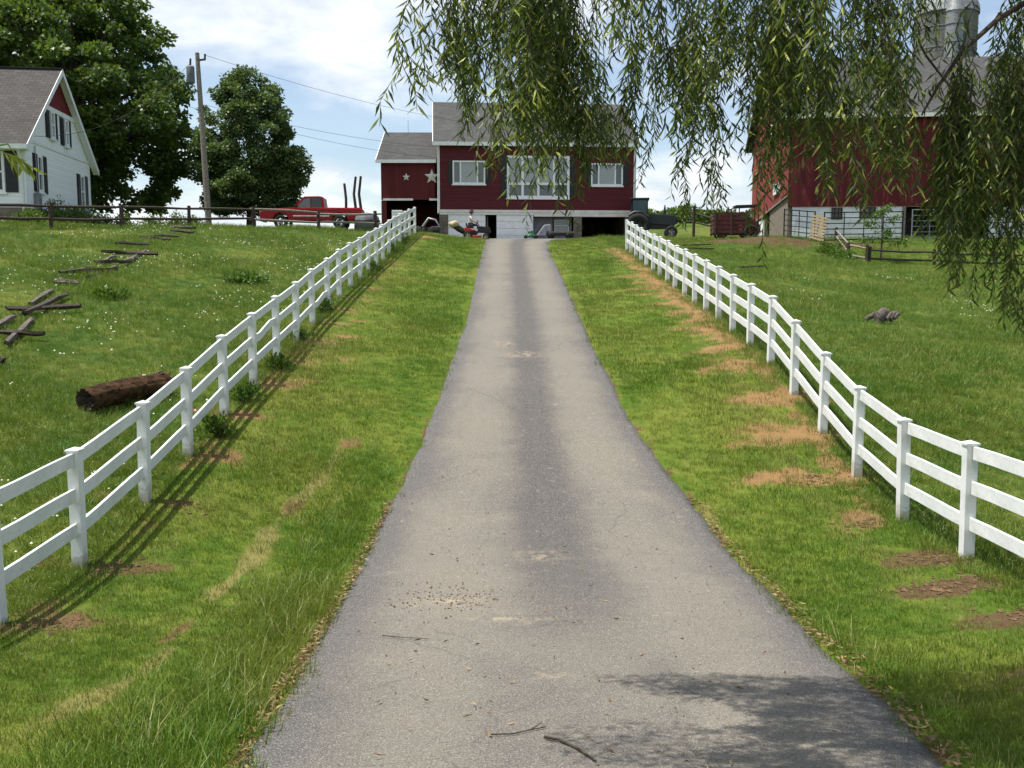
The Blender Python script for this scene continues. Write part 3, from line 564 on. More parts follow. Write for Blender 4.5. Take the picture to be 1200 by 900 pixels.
def white_fence(label, X0, ys, bowed):
    f = thing('white_fence', label, 'fence', (X0, ys[5], g1(X0, ys[5])), 0, 'white rail fences lining the drive'); r = random.Random(X0)
    pts = []
    for y in ys:
        p = Vector((X0+r.uniform(-.02, .02), y, g1(X0, y)+r.uniform(-.02, .02))); pts.append(p)
        o = link('post', pm, f, p-f.location); o.rotation_euler = (r.gauss(0, .011), r.gauss(0, .013), r.uniform(-.04, .04)); link('cap', cpm, o)
    for i in range(len(ys)-1):
        a, b = pts[i], pts[i+1]; d = b-a; g = .07/d.length; a2 = a+d*g; b2 = b-d*g; d2 = b2-a2
        for k, h in enumerate((1.325, .895, .455)):
            o = link('rail', rb if (i, k) in bowed else rm, f, a2+Vector((0, 0, h+r.uniform(-.008, .008)))-f.location)
            yaw = math.atan2(d2.y, d2.x); pit = -math.atan2(d2.z, math.hypot(d2.x, d2.y)); o.rotation_euler = (0, pit, yaw); o.scale = (d2.length, 1, 1)
    return f
white_fence('white vinyl three-rail fence on the left side of the driveway, beside the log', XL, posts_L, {(10, 1), (13, 2)})
white_fence('white vinyl three-rail fence on the right side of the driveway, ending by the tractor', XR, posts_R, set())

# ================================================================== old split-rail fences
def split_fence(label, posts, heights, rails, mat_post, mat_rail, group='dark split-rail fences', ext=(0, 0), name='rail_fence', pw=.13, rw=.1, shaded_to=0):
    f = thing(name, label, 'fence', posts[0], 0, group); b = f.location
    for p, h in zip(posts, heights):
        mb = MB(); w = pw*random.uniform(.9, 1.1); q = Vector(p)-b; lx_, ly_ = random.uniform(-.05, .05), random.uniform(-.04, .04)
        mb.bar(q+Vector((0, 0, -.3)), q+Vector((lx_, ly_, h)), w, w); mb.obj('post', mat_post, f, .012)
    for i in range(len(posts)-1):
        for r_ in rails:
            a, c = Vector(posts[i])-b, Vector(posts[i+1])-b; d = (c-a).normalized()
            a = a+Vector((0, 0, r_*heights[i]+random.uniform(-.04, .04)))-d*(ext[0] if i == 0 else .1); c = c+Vector((0, 0, r_*heights[i+1]+random.uniform(-.04, .04)))+d*(ext[1] if i == len(posts)-2 else .1)
            o = Vector((d.y, -d.x, 0)).normalized()*(-.06 if i % 2 else -.02); m = (a+c)/2+Vector((0, 0, random.uniform(-.05, .03)))
            mb = MB(); mb.tube([a+o, m+o, c+o], [rw*.5, rw*.6, rw*.45], 6); mb.obj('rail', M['dark_wood'] if shaded_to and i < shaded_to else mat_rail, f)  # leading rails take the dark wood so their shade is in the colour
    return f
def at(px, d): v = P(px, 260, d); return Vector((v.x, d, g1(v.x, d)))
split_fence('dark split-rail fence along the hill crest in front of the farmhouse and pickup', [at(-60, 34), at(-10, 35), at(59, 37), at(142, 41), at(221, 44.5), at(296, 47), at(373.6, 49.5), at(440, 51.5)],
            [1.0, 1.0, 1.0, .95, 1.0, 1.0, 1.0, 1.15], (.42, .88), M['dark_wood'], M['grey_wood'], ext=(0, .35), shaded_to=5)
split_fence('weathered grey rail fence dropping down the slope from the leaning pallet', [gp(966, 272), gp(978.6, 281), gp(994, 303), gp(1015, 308)], [.75, .75, .85, .95], (.3, .8), M['dark_wood'], M['grey_wood'])
q0 = gp(1015, 308); split_fence('dark two-rail fence running level across the right pasture below the red barn', [q0+Vector((.16, .05, 0)), gp(1095, 311), gp(1166, 314), gp(1240, 316), gp(1330, 316)], [.85, .85, .9, .9, .9], (.28, .78), M['dark_wood'], M['dark_wood'])
split_fence('dark rail fence stub on the grass between the tractor and red wagon', [at(813, 64)+Vector((0, 0, .3)), at(845, 63), at(878, 62.5)], [1.75, 1.3, 1.3], (.42, .80), M['dark_wood'], M['dark_wood'], ext=(.35, 0))

M['stump'] = worn('rotten_wood', (122, 112, 104), (66, 58, 52), 7, .9, .7, stretch=(1, 5, 5))
# collapsed rail fence lying in the left pasture
segs = [((0, 397), (52, 400), 'd'), ((8, 409), (38, 377), 'g'), ((-8, 391), (17, 375), 'g'), ((8, 369.6), (94, 366), 'd'), ((30, 377), (79, 350), 'd'), ((36, 360), (62, 340), 'f'),
        ((64, 332), (94, 337), 'g'), ((70, 326), (138, 321), 'd'), ((92, 322), (110, 316), 'g'), ((111, 312.6), (155, 312.6), 'd'), ((120, 311), (135, 303), 'g'), ((102, 330), (136, 315), 'g'),
        ((119, 299.4), (185, 304), 'd'), ((145, 312), (173, 295), 'g'), ((135, 289), (175, 291.6), 'd'), ((164, 281.6), (200, 286), 'd'), ((181, 279.6), (211, 282), 'd'),
        ((200, 273.6), (227, 277.6), 'd'), ((200, 269), (230, 272), 'd'), ((204, 264), (224, 267), 'd'), ((-6, 430), (6, 432), 'd')]
LB = ['dark rail lying level at the left edge, lowest crossbar of the fallen fence', 'pale grey split rail slanting under the lowest dark crossbar of the fallen fence', 'short pale rail touching the left edge above the lowest crossbar',
      'long dark rail lying level with another rail crossing its middle', 'long slanting rail crossing over the long level dark one', 'flat grey rail sunk in the grass between the two heaps of fallen rails',
      'short pale rail end at the foot of the upper heap of fallen rails', 'dark rail lying almost level over the foot of the upper heap', 'short pale slanting rail just above the heap foot',
      'dark level rail in the middle of the upper fallen heap', 'short pale slanting rail above the middle level crossbar', 'pale slanting rail below the middle level crossbar',
      'longest dark crossbar in the upper fallen heap, tilted slightly down to the right', 'pale slanting rail crossing the longest upper crossbar', 'dark crossbar next above the longest upper one',
      'short dark crossbar third from the top fence along the fallen line', 'short dark crossbar lying beside a twin below the crest', 'lowest of the three short rails heaped near the utility pole', 'middle of the three short rails heaped near the utility pole',
      'topmost of the three short rails heaped near the utility pole', 'short dark rail stub at the left edge below the fallen fence']
for (a, b_, kd), lb in zip(segs, LB):
    h = {'d': .15, 'g': .09, 'f': .03}[kd]; pa, pb = gp(*a), gp(*b_); pa.z += h; pb.z += h+.02; mid = (pa+pb)/2; mid.z = max(mid.z, g1(mid.x, mid.y)+h*.7)
    w = .155 if a[1] > 330 else .135; mb = MB(); dd = (pb-pa)/2; s = Vector((0, 0, random.uniform(-.03, .03)))
    mb.tube([-dd, -dd*.4+s*.7, s, dd*.5, dd], [w*.42, w*.56, w*.5, w*.55, w*.38], 5)
    mb.v = [(x+random.uniform(-.025, .025), y+random.uniform(-.025, .025), z*.8+random.uniform(-.02, .02)) for x, y, z in mb.v]; mb.sm = [False]*len(mb.sm); o = mb.obj('fallen_rail', M['dark_wood'] if kd == 'd' else M['stump']); o.location = mid; tag(o, lb, 'fence rail', 'rails of the collapsed fence in the left pasture')

# log lying behind the left fence
pa, pb = gp(99, 484), gp(196, 462); pa.z += .2; pb.z += .23; ctr = (pa+pb)/2; d = pb-pa
t = NT('log_bark'); v = t.coord('Object', (.35, 1.5, 1.5)); n = t.noise(v, 7, 6, .7); c = t.mix(t.ramp(n, .35, .65), lin(34, 26, 20), lin(84, 62, 43)); t.bump(n, .6, .04); M['log'] = t.fin(c, .95, 0, .1)
lg = thing('fallen_log', 'thick brown rotting log lying in the grass behind the left white fence', 'log', ctr); mb = MB(); rr2 = np.random.default_rng(3); NA, NL = 40, 26; ph = rr2.uniform(0, 6.28, 8); ax = d.normalized(); sx = ax.cross(Vector((0, 0, 1))).normalized(); sy = sx.cross(ax); vs = []
kn = [(rr2.uniform(0, 6.28), rr2.uniform(.1, .9), rr2.uniform(.02, .05)) for _ in range(5)]; ridge = rr2.normal(0, .012, NA)
for i in range(NL):
    u = i/(NL-1); c0 = d*(u-.5)+Vector((0, 0, .025*math.sin(u*4)))
    for k in range(NA):
        a = 2*math.pi*k/NA; q = .225*(1.05-.12*u)*(1+.07*math.sin(2*a+ph[0])+.05*math.sin(3*a+ph[1]+u))+ridge[(k+int(u*3)) % NA]+rr2.normal(0, .004)
        for (ka, ku, kh) in kn: q += kh*math.exp(-(((a-ka+3.14) % 6.28-3.14)/.35)**2-((u-ku)/.06)**2)
        off = (rr2.normal(0, .02) if i in (0, NL-1) else 0); vs.append(c0+ax*off+sx*math.cos(a)*q+sy*math.sin(a)*q)
mb.add(vs, [(i*NA+k, i*NA+(k+1) % NA, (i+1)*NA+(k+1) % NA, (i+1)*NA+k) for i in range(NL-1) for k in range(NA)], 0, True); mb.obj('trunk', M['log'], lg)
for i in (0, NL-1):
    ring = vs[i*NA:(i+1)*NA]; c0 = sum(ring, Vector())/NA; mb = MB(); inn = [c0+(p-c0)*.55+ax*(.10 if i == 0 else -.05) for p in ring]; mb.add(list(ring)+inn+[c0+ax*(.3 if i == 0 else -.06)], [(k, (k+1) % NA, NA+(k+1) % NA, NA+k) for k in range(NA)]+[(NA+k, NA+(k+1) % NA, 2*NA) for k in range(NA)]); mb.obj('cut_end', M['dark_wood'], lg)
for i in range(7):
    s_ = random.uniform(-.42, .42); a = random.uniform(.3, 2.6); c0 = d*s_+Vector((0, math.cos(a)*-.2, math.sin(a)*.22)); mb = MB(); mb.bar(c0, c0+d.normalized()*random.uniform(.15, .4)+Vector((0, 0, .02)), .05, .02); mb.obj('bark_strip', M['bark'], lg)
# split rotten stump in the right pasture
b0 = gp(1036, 379); st = thing('rotten_stump', 'broken grey rotten stump pieces lying in the right pasture grass', 'stump', b0); st.scale = (.72, .8, 1.25)
for (x, y, l, ang, tilt, w, h) in ((-.35, .15, .75, .15, .22, .12, .10), (-.1, -.05, .62, .45, .25, .3, .16), (.2, -.1, .5, .7, .3, .13, .13), (.36, -.05, .5, .75, .3, .16, .1), (.46, -.14, .34, .7, .3, .1, .1), (-.3, -.12, .3, 1.1, -.2, .14, .2)):
    mb = MB(); dv_ = Vector((math.cos(ang)*l, math.sin(ang)*l*.6, l*tilt)); c0 = Vector((x, y, .17)); mb.tube([c0-dv_/2, c0+Vector((0, 0, .03)), c0+dv_/2], [w*.5, w*.62, w*.3], 7); mb.obj('wood_piece', M['stump'], st)
# twigs on the drive
for lb, pts_, r_ in (('dark curved twig lying on the asphalt at the bottom of the picture', [(638, 871), (655, 874), (675, 883), (698, 899)], .011), ('thin forked twig on the asphalt beside the dark curved twig', [(574, 867), (600, 866), (622, 861), (640, 858)], .006),
                     ('straight thin twig on the left half of the asphalt', [(448, 749), (470, 751), (502, 753)], .005)):
    q = [gp(*p) for p in pts_]; q = [Vector((p.x, p.y, Zroad(p.y)+.032+r_)) for p in q]; c0 = q[0].copy(); mb = MB(); mb.tube([p-c0 for p in q], [r_*(1-.5*i/len(q)) for i in range(len(q))], 6)
    if 'forked' in lb: mb.tube([q[2]-c0, q[2]-c0+Vector((.08, .07, .02))], [.005, .003], 5)
    o = mb.obj('twig', M['bark']); o.location = c0; tag(o, lb, 'twig', 'twigs on the drive')

# ================================================================== buildings
class Frame:                       # local x along the front, y into the building, z up
    def __init__(s, root): s.root = root; bpy.context.view_layer.update(); s.m = Matrix.Translation(root.location) @ Matrix.Rotation(root.rotation_euler.z, 4, 'Z'); s.i = s.m.inverted()
    def front(s, px, py, y=0.0):   # local (x, z) of a pixel on the plane y
        o = s.i @ Vector((0, 0, 0)); d = s.i.to_3x3() @ Vector(ray(px, py)); t = (y-o.y)/d.y; q = o+d*t; return q.x, q.z
    def side(s, px, py, x=0.0):    # local (y, z) on the plane x
        o = s.i @ Vector((0, 0, 0)); d = s.i.to_3x3() @ Vector(ray(px, py)); t = (x-o.x)/d.x; q = o+d*t; return q.y, q.z
def wall_boxes(mb, a0, a1, z0, z1, holes, t0, t1, axis='x'):
    zs = sorted({z0, z1, *[h[2] for h in holes], *[h[3] for h in holes]})
    for k in range(len(zs)-1):
        lo, hi = zs[k], zs[k+1]; hs = sorted(h for h in holes if h[2] <= lo+1e-6 and h[3] >= hi-1e-6); c = a0
        for h in hs+[(a1, a1, 0, 0)]:
            if h[0]-c > 1e-4:
                if axis == 'x': mb.box(c, h[0], t0, t1, lo, hi)
                else: mb.box(t0, t1, c, h[0], lo, hi)
            c = max(c, h[1])
    return mb
def window(par, a0, a1, z0, z1, face, cols, rows, fm, gm, fw=.09, mw=.06, axis='x', out=-1, depth=.1, name='window', sill=True, gms=None):
    """cols, rows: lists of fractions where the bars stand; face: wall face; out: which way is outside"""
    A = lambda p: a0+(a1-a0)*p
    def bx(mb, u0, u1, w0, w1, d0, d1):
        lo, hi = sorted((face+out*d0, face+out*d1))
        return mb.box(u0, u1, lo, hi, w0, w1) if axis == 'x' else mb.box(lo, hi, u0, u1, w0, w1)
    mb = MB(); bx(mb, a0, a0+fw, z0, z1, -.06, .05); bx(mb, a1-fw, a1, z0, z1, -.06, .05); bx(mb, a0+fw, a1-fw, z1-fw, z1, -.06, .048); bx(mb, a0+fw, a1-fw, z0, z0+fw, -.06, .048)
    for c in cols: bx(mb, A(c)-mw/2, A(c)+mw/2, z0+fw, z1-fw, -.06, .04)
    us = [a0+fw]+[A(c) for c in cols]+[a1-fw]; ws = [z0+fw]+[z0+(z1-z0)*r for r in rows]+[z1-fw]
    for i in range(len(us)-1):
        for r in ws[1:-1]: bx(mb, us[i]+(mw/2 if i else 0), us[i+1]-(mw/2 if i < len(us)-2 else 0), r-mw/2, r+mw/2, -.06, .038)
    w = mb.obj(name, fm, par); k = 0
    for j in range(len(ws)-1):
        for i in range(len(us)-1):
            p = MB(); bx(p, us[i], us[i+1], ws[j], ws[j+1], -.05, -.03); p.obj('pane', gms[k] if gms else gm, w); k += 1
    if sill: s = MB(); bx(s, a0-.06, a1+.06, z0-.09, z0-.003, -.04, .09); s.obj('sill', fm, w)
    return w
def roof_slab(mb, x0, x1, ya, za, yb, zb, th=.14):
    mb.prism([(ya, za), (yb, zb), (yb, zb+th), (ya, za+th)], x0, x1, 'x')
def yawed(px0, py0, d0, px1, d1):
    a = P(px0, py0, d0); b = P(px1, py0, d1); return a, math.atan2(b.y-a.y, b.x-a.x), math.hypot(b.x-a.x, b.y-a.y)

# ---- red barn turned into a house, at the end of the drive
o, yaw, Wd = yawed(515, 280, 65.5, 742.5, 66.5); o.z = g1(0, 66)-.12
H = thing('barn_house', 'dark red barn house with white garage doors at the top of the drive', 'house', o, yaw); F = Frame(H)
f = F.front
zb = f(630, 249)[1]; ze = f(630, 166)[1]; zr_ = f(630, 123.5, 5.2)[1]; DEP = 10.4
wl_ = [f(530.5, 215.5), f(568.5, 188.5)]; wc = [f(594, 232), f(667.5, 183)]; wr = [f(692.5, 217.5), f(730, 191.5)]
holes = [(a[0]+.03, b[0]-.03, a[1]+.03, b[1]-.03) for a, b in (wl_, wc, wr)]
mb = wall_boxes(MB(), 0, Wd, zb, ze, holes, 0, .2); mb.box(0, .2, .2, DEP, zb, ze); mb.box(Wd-.2, Wd, .2, DEP, zb, ze); mb.box(.2, Wd-.2, DEP-.2, DEP, zb, ze)
for x in (0, Wd-.2): mb.prism([(0, ze), (DEP, ze), (DEP/2, zr_-.1)], x, x+.2, 'x')
mb.obj('wall', M['red_lap'], H)
mb = MB(); mb.box(.2, Wd-.2, .27, DEP-.21, zb-.08, zb+.1); mb.box(.2, Wd-.2, 1.6, 1.7, zb+.1, ze-.05); mb.obj('floor_slab', M['black'], H)
oh = .35; sl_ = (zr_-ze)/(DEP/2)
mb = MB(); roof_slab(mb, -.38, Wd+.32, -oh, ze-sl_*oh, DEP/2, zr_); roof_slab(mb, -.38, Wd+.32, DEP+oh, ze-sl_*oh, DEP/2, zr_); mb.obj('roof', M['shingle_dark'], H)
mb = MB(); mb.box(-.4, Wd+.34, -oh-.06, -oh-.002, ze-sl_*oh-.13, ze-sl_*oh+.12); mb.obj('gutter', M['white_paint'], H)
mb = MB(); mb.box(-.3, Wd+.25, -oh, -.003, ze-.16, ze-.12); mb.obj('soffit', M['white_paint'], H)
for xa, rx in ((-.42, -.38), (Wd+.32, Wd+.36)):
    mb = MB(); mb.prism([(-oh, ze-sl_*oh-.1), (DEP/2, zr_-.1), (DEP+oh, ze-sl_*oh-.1), (DEP+oh, ze-sl_*oh+.13), (DEP/2, zr_+.13), (-oh, ze-sl_*oh+.13)], xa, rx, 'x'); mb.obj('bargeboard', M['white_paint'], H)
gp2 = M['glass_pale']; gg = M['glass']
window(H, wl_[0][0], wl_[1][0], wl_[0][1], wl_[1][1], 0, (.24, .76), (), M['white_paint'], gg, .10, .10, gms=[gg, gp2, gg])
window(H, wr[0][0], wr[1][0], wr[0][1], wr[1][1], 0, (.24, .76), (), M['white_paint'], gg, .10, .10, gms=[gg, gp2, gg])
window(H, wc[0][0], wc[1][0], wc[0][1], wc[1][1], 0, (.25, .5, .75), (.34,), M['white_paint'], gg, .16, .16, gms=[gg]*4+[gp2]*4)
for (a, b), (q0_, q1_) in ((wl_, (525, 574)), (wc, (587, 673.5)), (wr, (687, 736))):
    for s0, s1 in ((f(q0_, 200)[0], a[0]-.02), (b[0]+.02, f(q1_, 200)[0])):
        mb = MB(); mb.box(s0, s1, -.04, -.002, a[1]+.02, b[1]-.02); s_ = mb.obj('shutter', M['black'], H)
        lo, hi = a[1]+.1, b[1]-.1; k = 6; mb = MB()
        for j in range(k): z = lo+(hi-lo)*j/k; mb.box(s0+.05, s1-.05, -.055, -.042, z, z+(hi-lo)/k*.6)
        mb.obj('slat', M['black'], s_)
# belt and lower storey
mb = MB(); mb.box(-.03, Wd+.03, -.06, -.002, zb-.02, zb+.16); mb.obj('belt_board', M['lintel'], H)
zl0 = f(690, 254)[1]; xq = lambda p: f(p, 265)[0]
mb = MB(); mb.box(xq(625.5), Wd-.12, -.03, .25, zl0, zb-.024); mb.obj('lintel', M['lintel'], H)
mb = MB(); mb.box(0.02, xq(625.5)-.004, .0, .25, zb-.16, zb-.024); mb.obj('lintel', M['white_paint'], H)
for p0, p1 in ((515, 525), (672, 682), (732, 742.4)):
    a, b = xq(p0), xq(p1); top = zb-.165 if p0 < 600 else zl0-.004; rows = 8; pr = None; mb = MB(); mb.box(a+.02, b-.02, .04, .3, -.4, top); pr = mb.obj('pier', M['concrete'], H)
    for j in range(rows):
        for i in range(2):
            h = (top+.3)/rows; w = (b-a)/2; off = 0; mb = MB(); mb.box(a+w*i+.012, a+w*(i+1)-.012, -.0+random.uniform(0, .012), .038, -.3+h*j+.012, -.3+h*(j+1)-.012); mb.obj('block', M['concrete'], pr)
mb = MB(); mb.box(.0, .22, .3, DEP, -.4, zb-.03); mb.box(Wd-.22, Wd, .3, DEP, -.4, zb-.03); mb.box(.22, Wd-.22, DEP-.25, DEP, -.4, zb-.03)
mb.box(xq(569)+.1, xq(569)+.2, .6, 6, -.3, zb-.2); mb.obj('foundation', M['concrete'], H)
for p0, p1 in ((525, 569), (582, 625)):
    a, b = xq(p0), xq(p1); mb = MB(); mb.box(a, b, .12, .16, -.2, zb-.17); gd = mb.obj('garage_door', M['white_paint'], H); rows = 4
    for j in range(rows):
        h = (zb-.17+.1)/rows; mb = MB(); mb.box(a+.02, b-.02, .075, .118, -.1+h*j+.012, -.1+h*(j+1)-.012); mb.obj('panel', M['white_paint'], gd, .012)
# recess with a small window, post, and the open bay
a, b = xq(626), xq(672); mb = MB(); wall_boxes(mb, a, b, -.3, zl0-.004, [(xq(650.5), xq(669.5), f(660, 273)[1], f(660, 256)[1])], .9, 1.05); mb.obj('recess_wall', M['cloth_grey'], H)
window(H, xq(651), xq(669), f(660, 272.5)[1], f(660, 256.5)[1], .9, (), (.55,), M['white_paint'], gp2, .08, .06)
mb = MB(); mb.box(xq(647.8), xq(650), .1, .3, -.3, zl0-.004); mb.obj('support_post', M['dark_wood'], H)
for x0_, x1_ in ((-.03, .05), (Wd-.06, Wd+.03)):
    mb = MB(); mb.box(x0_, x1_, -.04, .1, zb+.165, ze-.165); mb.obj('corner_board', M['white_paint'], H)
for x0_ in (-.07, Wd+.05):
    mb = MB(); mb.tube([(x0_, -oh, ze-.25), (x0_, -.12, ze-.55), (x0_, -.12, .15 if x0_ > 1 else zb-.1)], .04, 8); mb.obj('downspout', M['white_paint'], H)

# ---- red wing with stars
o2, yw2, W2 = yawed(447.5, 280, 66.2, 514, 66.2); o2.z = g1(-7, 66)-.05
B = thing('barn_wing', 'smaller red barn wing with an open shed bay, left of the barn house', 'barn', o2, 0); F2 = Frame(B); f = F2.front; W2 -= .2
ze2 = f(480, 187)[1]; zb2 = f(480, 234)[1]; zr2 = f(480, 157.5, 4.5)[1]; D2 = 9.0; s2 = (zr2-ze2)/(D2/2)
mb = MB(); mb.box(0, W2, 0, .18, zb2, ze2); mb.box(0, .18, .18, D2, zb2, ze2); mb.box(0, W2, D2-.18, D2, -.3, ze2-.004); mb.box(0, .18, .5, D2-.19, -.3, zb2-.002); mb.box(.3, W2, 5, 5.1, -.3, zb2)
mb.prism([(0, ze2), (D2, ze2), (D2/2, zr2-.08)], 0, .18, 'x'); mb.obj('wall', M['red_board'], B)
mb = MB(); roof_slab(mb, -.28, W2+.12, -.3, ze2-s2*.3, D2/2, zr2); roof_slab(mb, -.28, W2+.12, D2+.3, ze2-s2*.3, D2/2, zr2); mb.obj('roof', M['shingle'], B)
mb = MB(); mb.box(-.3, W2+.1, -.36, -.302, ze2-s2*.3-.1, ze2-s2*.3+.12); mb.obj('fascia', M['white_paint'], B)
mb = MB(); mb.prism([(-.3, ze2-s2*.3-.08), (D2/2, zr2-.08), (D2/2, zr2+.13), (-.3, ze2-s2*.3+.13)], -.33, -.285, 'x'); mb.obj('bargeboard', M['white_paint'], B)
for p0, p1 in ((449, 484), (503, 513)):
    mb = MB(); mb.box(f(p0, 232)[0], f(p1, 232)[0], -.06, -.003, zb2-.06, zb2+.08); mb.obj('door_track', M['white_paint'], B)
mb = MB(); mb.box(0, .34, -.02, .2, -.3, zb2-.064); mb.obj('post', M['red_board'], B)
mb = MB(); mb.tube([(1.4, D2/2, zr2+.1), (1.4, D2/2, zr2+1.0)], .012, 6); mb.obj('lightning_rod', M['dark_wood'], B)
def star(lb, px, py, r):
    c = F2.m @ Vector((*[f(px, py, -.05)[0]], -.05, f(px, py, -.05)[1])); mb = MB(); vs = []
    for i in range(10): a = math.pi/2+i*math.pi/5; q = r if i % 2 == 0 else r*.42; vs.append((math.cos(a)*q, 0, math.sin(a)*q))
    vs += [(0, -r*.16, 0), (0, .045, 0)]; mb.add(vs, [(i, (i+1) % 10, 10) for i in range(10)]+[((i+1) % 10, i, 11) for i in range(10)])
    tag(mb.obj('barn_star', M['lintel']), lb, 'star', 'white metal barn stars on the red wing').location = c
star('small white five-pointed star on the red wing, left one', 476, 207.5, .27); star('large white five-pointed star on the red wing next to the barn house', 506, 207, .52)
# machinery and stones in the open bay of the wing
c = P(501, 262, 65.6); c.z = g1(c.x, 65.6); eq = thing('stored_machine', 'dark farm machine with grey curved hood standing in the open bay of the red wing', 'machine', c)
mb = MB(); mb.box(-.9, .7, -.4, .4, .35, .75); mb.obj('chassis', M['black'], eq, .03)
mb = MB(); mb.tube([(-.3, -.3, .8), (.1, -.3, 1.35), (.55, -.3, 1.25), (.85, -.3, .8), (.3, -.3, .75)], .09, 8); mb.obj('hood', M['steel'], eq)
for x in (-.6, .45): mb = MB(); mb.lathe([(.1, -.1), (.38, -.1), (.42, -.04), (.42, .04), (.38, .1), (.1, .1)], 18, 0, Matrix.Translation((x, -.45, .42)) @ Matrix.Rotation(R(90), 4, 'X')); mb.obj('wheel', M['rubber'], eq)
c = P(466, 250, 64.6); c.z = g1(c.x, 64.6); mb = MB(); mb.box(-.35, .35, -.3, .3, 1.1, 1.75); mb.box(-.28, .28, -.25, .25, 0, 1.097); bq = mb.obj('white_box', M['white_paint'], None, .03); bq.location = c; tag(bq, 'pale boxy container standing in front of the open bay behind the left fence', 'container')
ORD = ('first', 'second', 'third', 'fourth', 'fifth', 'sixth', 'seventh', 'eighth', 'ninth')
for k in range(9):
    px_ = 491+k*2.6; c = P(px_, 272, 63.5+random.uniform(-.3, .3)); c.z = g1(c.x, c.y); bm = bmesh.new(); bmesh.ops.create_icosphere(bm, subdivisions=2, radius=random.uniform(.13, .24))
    for v in bm.verts: v.co *= random.uniform(.82, 1.12); v.co.z *= .75
    me = bpy.data.meshes.new('rock'); bm.to_mesh(me); bm.free(); me.materials.append(M['rock']); r_ = link('rock', me, None, c+Vector((0, 0, .1))); tag(r_, ORD[k]+' grey field stone from the left in the row below the open bay', 'stone', 'stones below the wing')

# ---- big bank barn on the right
near = P(922, 283, 62); near.z = g1(near.x, 62)-.1; yb = -R(5.7)
BB = thing('bank_barn', 'large weathered red bank barn with whitewashed lower wall behind the willow', 'barn', near, yb); F3 = Frame(BB); f = F3.front
WB = 26.0; DB = 16.0; zt = f(1080, 130.5)[1]; zw = f(1000, 241)[1]; zrB = F3.front(1080, 70.5, DB/2)[1]; zfar = zt-.3; sB = (zrB-zt)/(DB/2)
mb = MB(); mb.box(0, WB, 0, .15, zw, zt); mb.box(WB-.15, WB, .15, DB, zw, zt); mb.box(.15, WB-.15, DB-.15, DB, 0, zt)
mb.prism([(0, zt), (DB, zt), (DB/2, zrB-.1)], WB-.15, WB, 'x')
mb.obj('wall', M['barn_board'], BB)
# left gable wall with a slanting lower edge
sA = F3.side(881, 264); sC = F3.side(921, 231)
mb = MB(); mb.prism([(.155, sC[1]), (sA[0], sA[1]), (DB-.16, sA[1]-.1), (DB-.16, zt), (DB/2, zrB-.1), (.155, zt)], 0, .15, 'x'); mb.obj('gable_wall', M['sunlit_faded_board'], BB)
mb = MB(); mb.bar((-.06, .1, sC[1]+.02), (-.06, sA[0], sA[1]+.02), .06, .14); mb.obj('slanted_trim', M['grey_wood'], BB)
dy = [F3.side(p, 270)[0] for p in (901, 895.5, 890)]
mb = MB(); wall_boxes(mb, .16, sA[0]-.2, -.5, F3.side(905, 247)[1]-.3, [(dy[0], dy[1], -.6, 9)], .03, .3, 'y'); mb.prism([(.16, 0), (dy[0], 0), (dy[0], F3.side(901, 250)[1]), (.16, sC[1]-.15)], .032, .28, 'x'); mb.obj('stone_wall', M['stone_tan'], BB)
mb = MB(); mb.box(-.05, .02, dy[1], dy[2], -.1, F3.side(893, 259)[1]); mb.obj('side_door', M['white_paint'], BB)
for p0, p1, q0_, q1_ in ((908, 914, 226, 216), (902, 909, 156, 150)):
    a, z0_ = F3.side(p1, q0_); b, z1_ = F3.side(p0, q1_); window(BB, a, b, z0_, z1_, -.06, (), (), M['white_paint'], gp2, .12, axis='y', out=-1, sill=False)
mb = MB(); roof_slab(mb, -.5, WB+.4, -.45, zt-sB*.45, DB/2, zrB, .16); roof_slab(mb, -.5, WB+.4, DB+.6, zt-sB*.6, DB/2, zrB, .16); mb.obj('roof', M['shingle'], BB)
mb = MB(); mb.box(-.5, WB+.4, -.53, -.452, zt-sB*.45-.12, zt-sB*.45+.12); mb.obj('gutter', M['lintel'], BB)
mb = MB(); mb.prism([(-.45, zt-sB*.45-.22), (DB/2, zrB-.22), (DB+.6, zt-sB*.6-.22), (DB+.6, zt-sB*.6+.17), (DB/2, zrB+.17), (-.45, zt-sB*.45+.17)], -.56, -.505, 'x'); mb.obj('bargeboard', M['dark_wood'], BB)
X_ = lambda p: f(p, 260)[0]; Z_ = lambda q: f(1000, q)[1]
holesW = [(X_(974), X_(987), Z_(257), Z_(243)), (X_(1007), X_(1026), Z_(256), Z_(242.6)), (X_(1059), X_(1112), -1, Z_(242.4)), (X_(1128), X_(1158), -1, Z_(242.4))]
mb = wall_boxes(MB(), .3, WB, -.6, zw-.004, holesW, .05, .35); mb.obj('whitewashed_wall', M['white_wall'], BB)
mb = MB(); mb.box(.3, WB, -.03, .045, zw-.05, zw+.2); mb.obj('sill_beam', M['barn_board'], BB)
mb = MB(); mb.box(.3, WB-.2, 3, 3.2, -.6, zw-.01); mb.box(.16, WB-.16, .16, DB-.16, zw+.01, zw+.15); mb.obj('inner_floor', M['black'], BB)
for h in holesW[:2]: window(BB, h[0], h[1], h[2], h[3], .05, (.33, .66), (.5,), M['dark_wood'], M['glass_dark'], .06, .04, sill=False)
for p in (1059, 1112): mb = MB(); mb.box(X_(p)-.1, X_(p)+.1, -.02, .25, -.4, Z_(242.4)-.01); mb.obj('door_post', M['grey_wood'], BB)
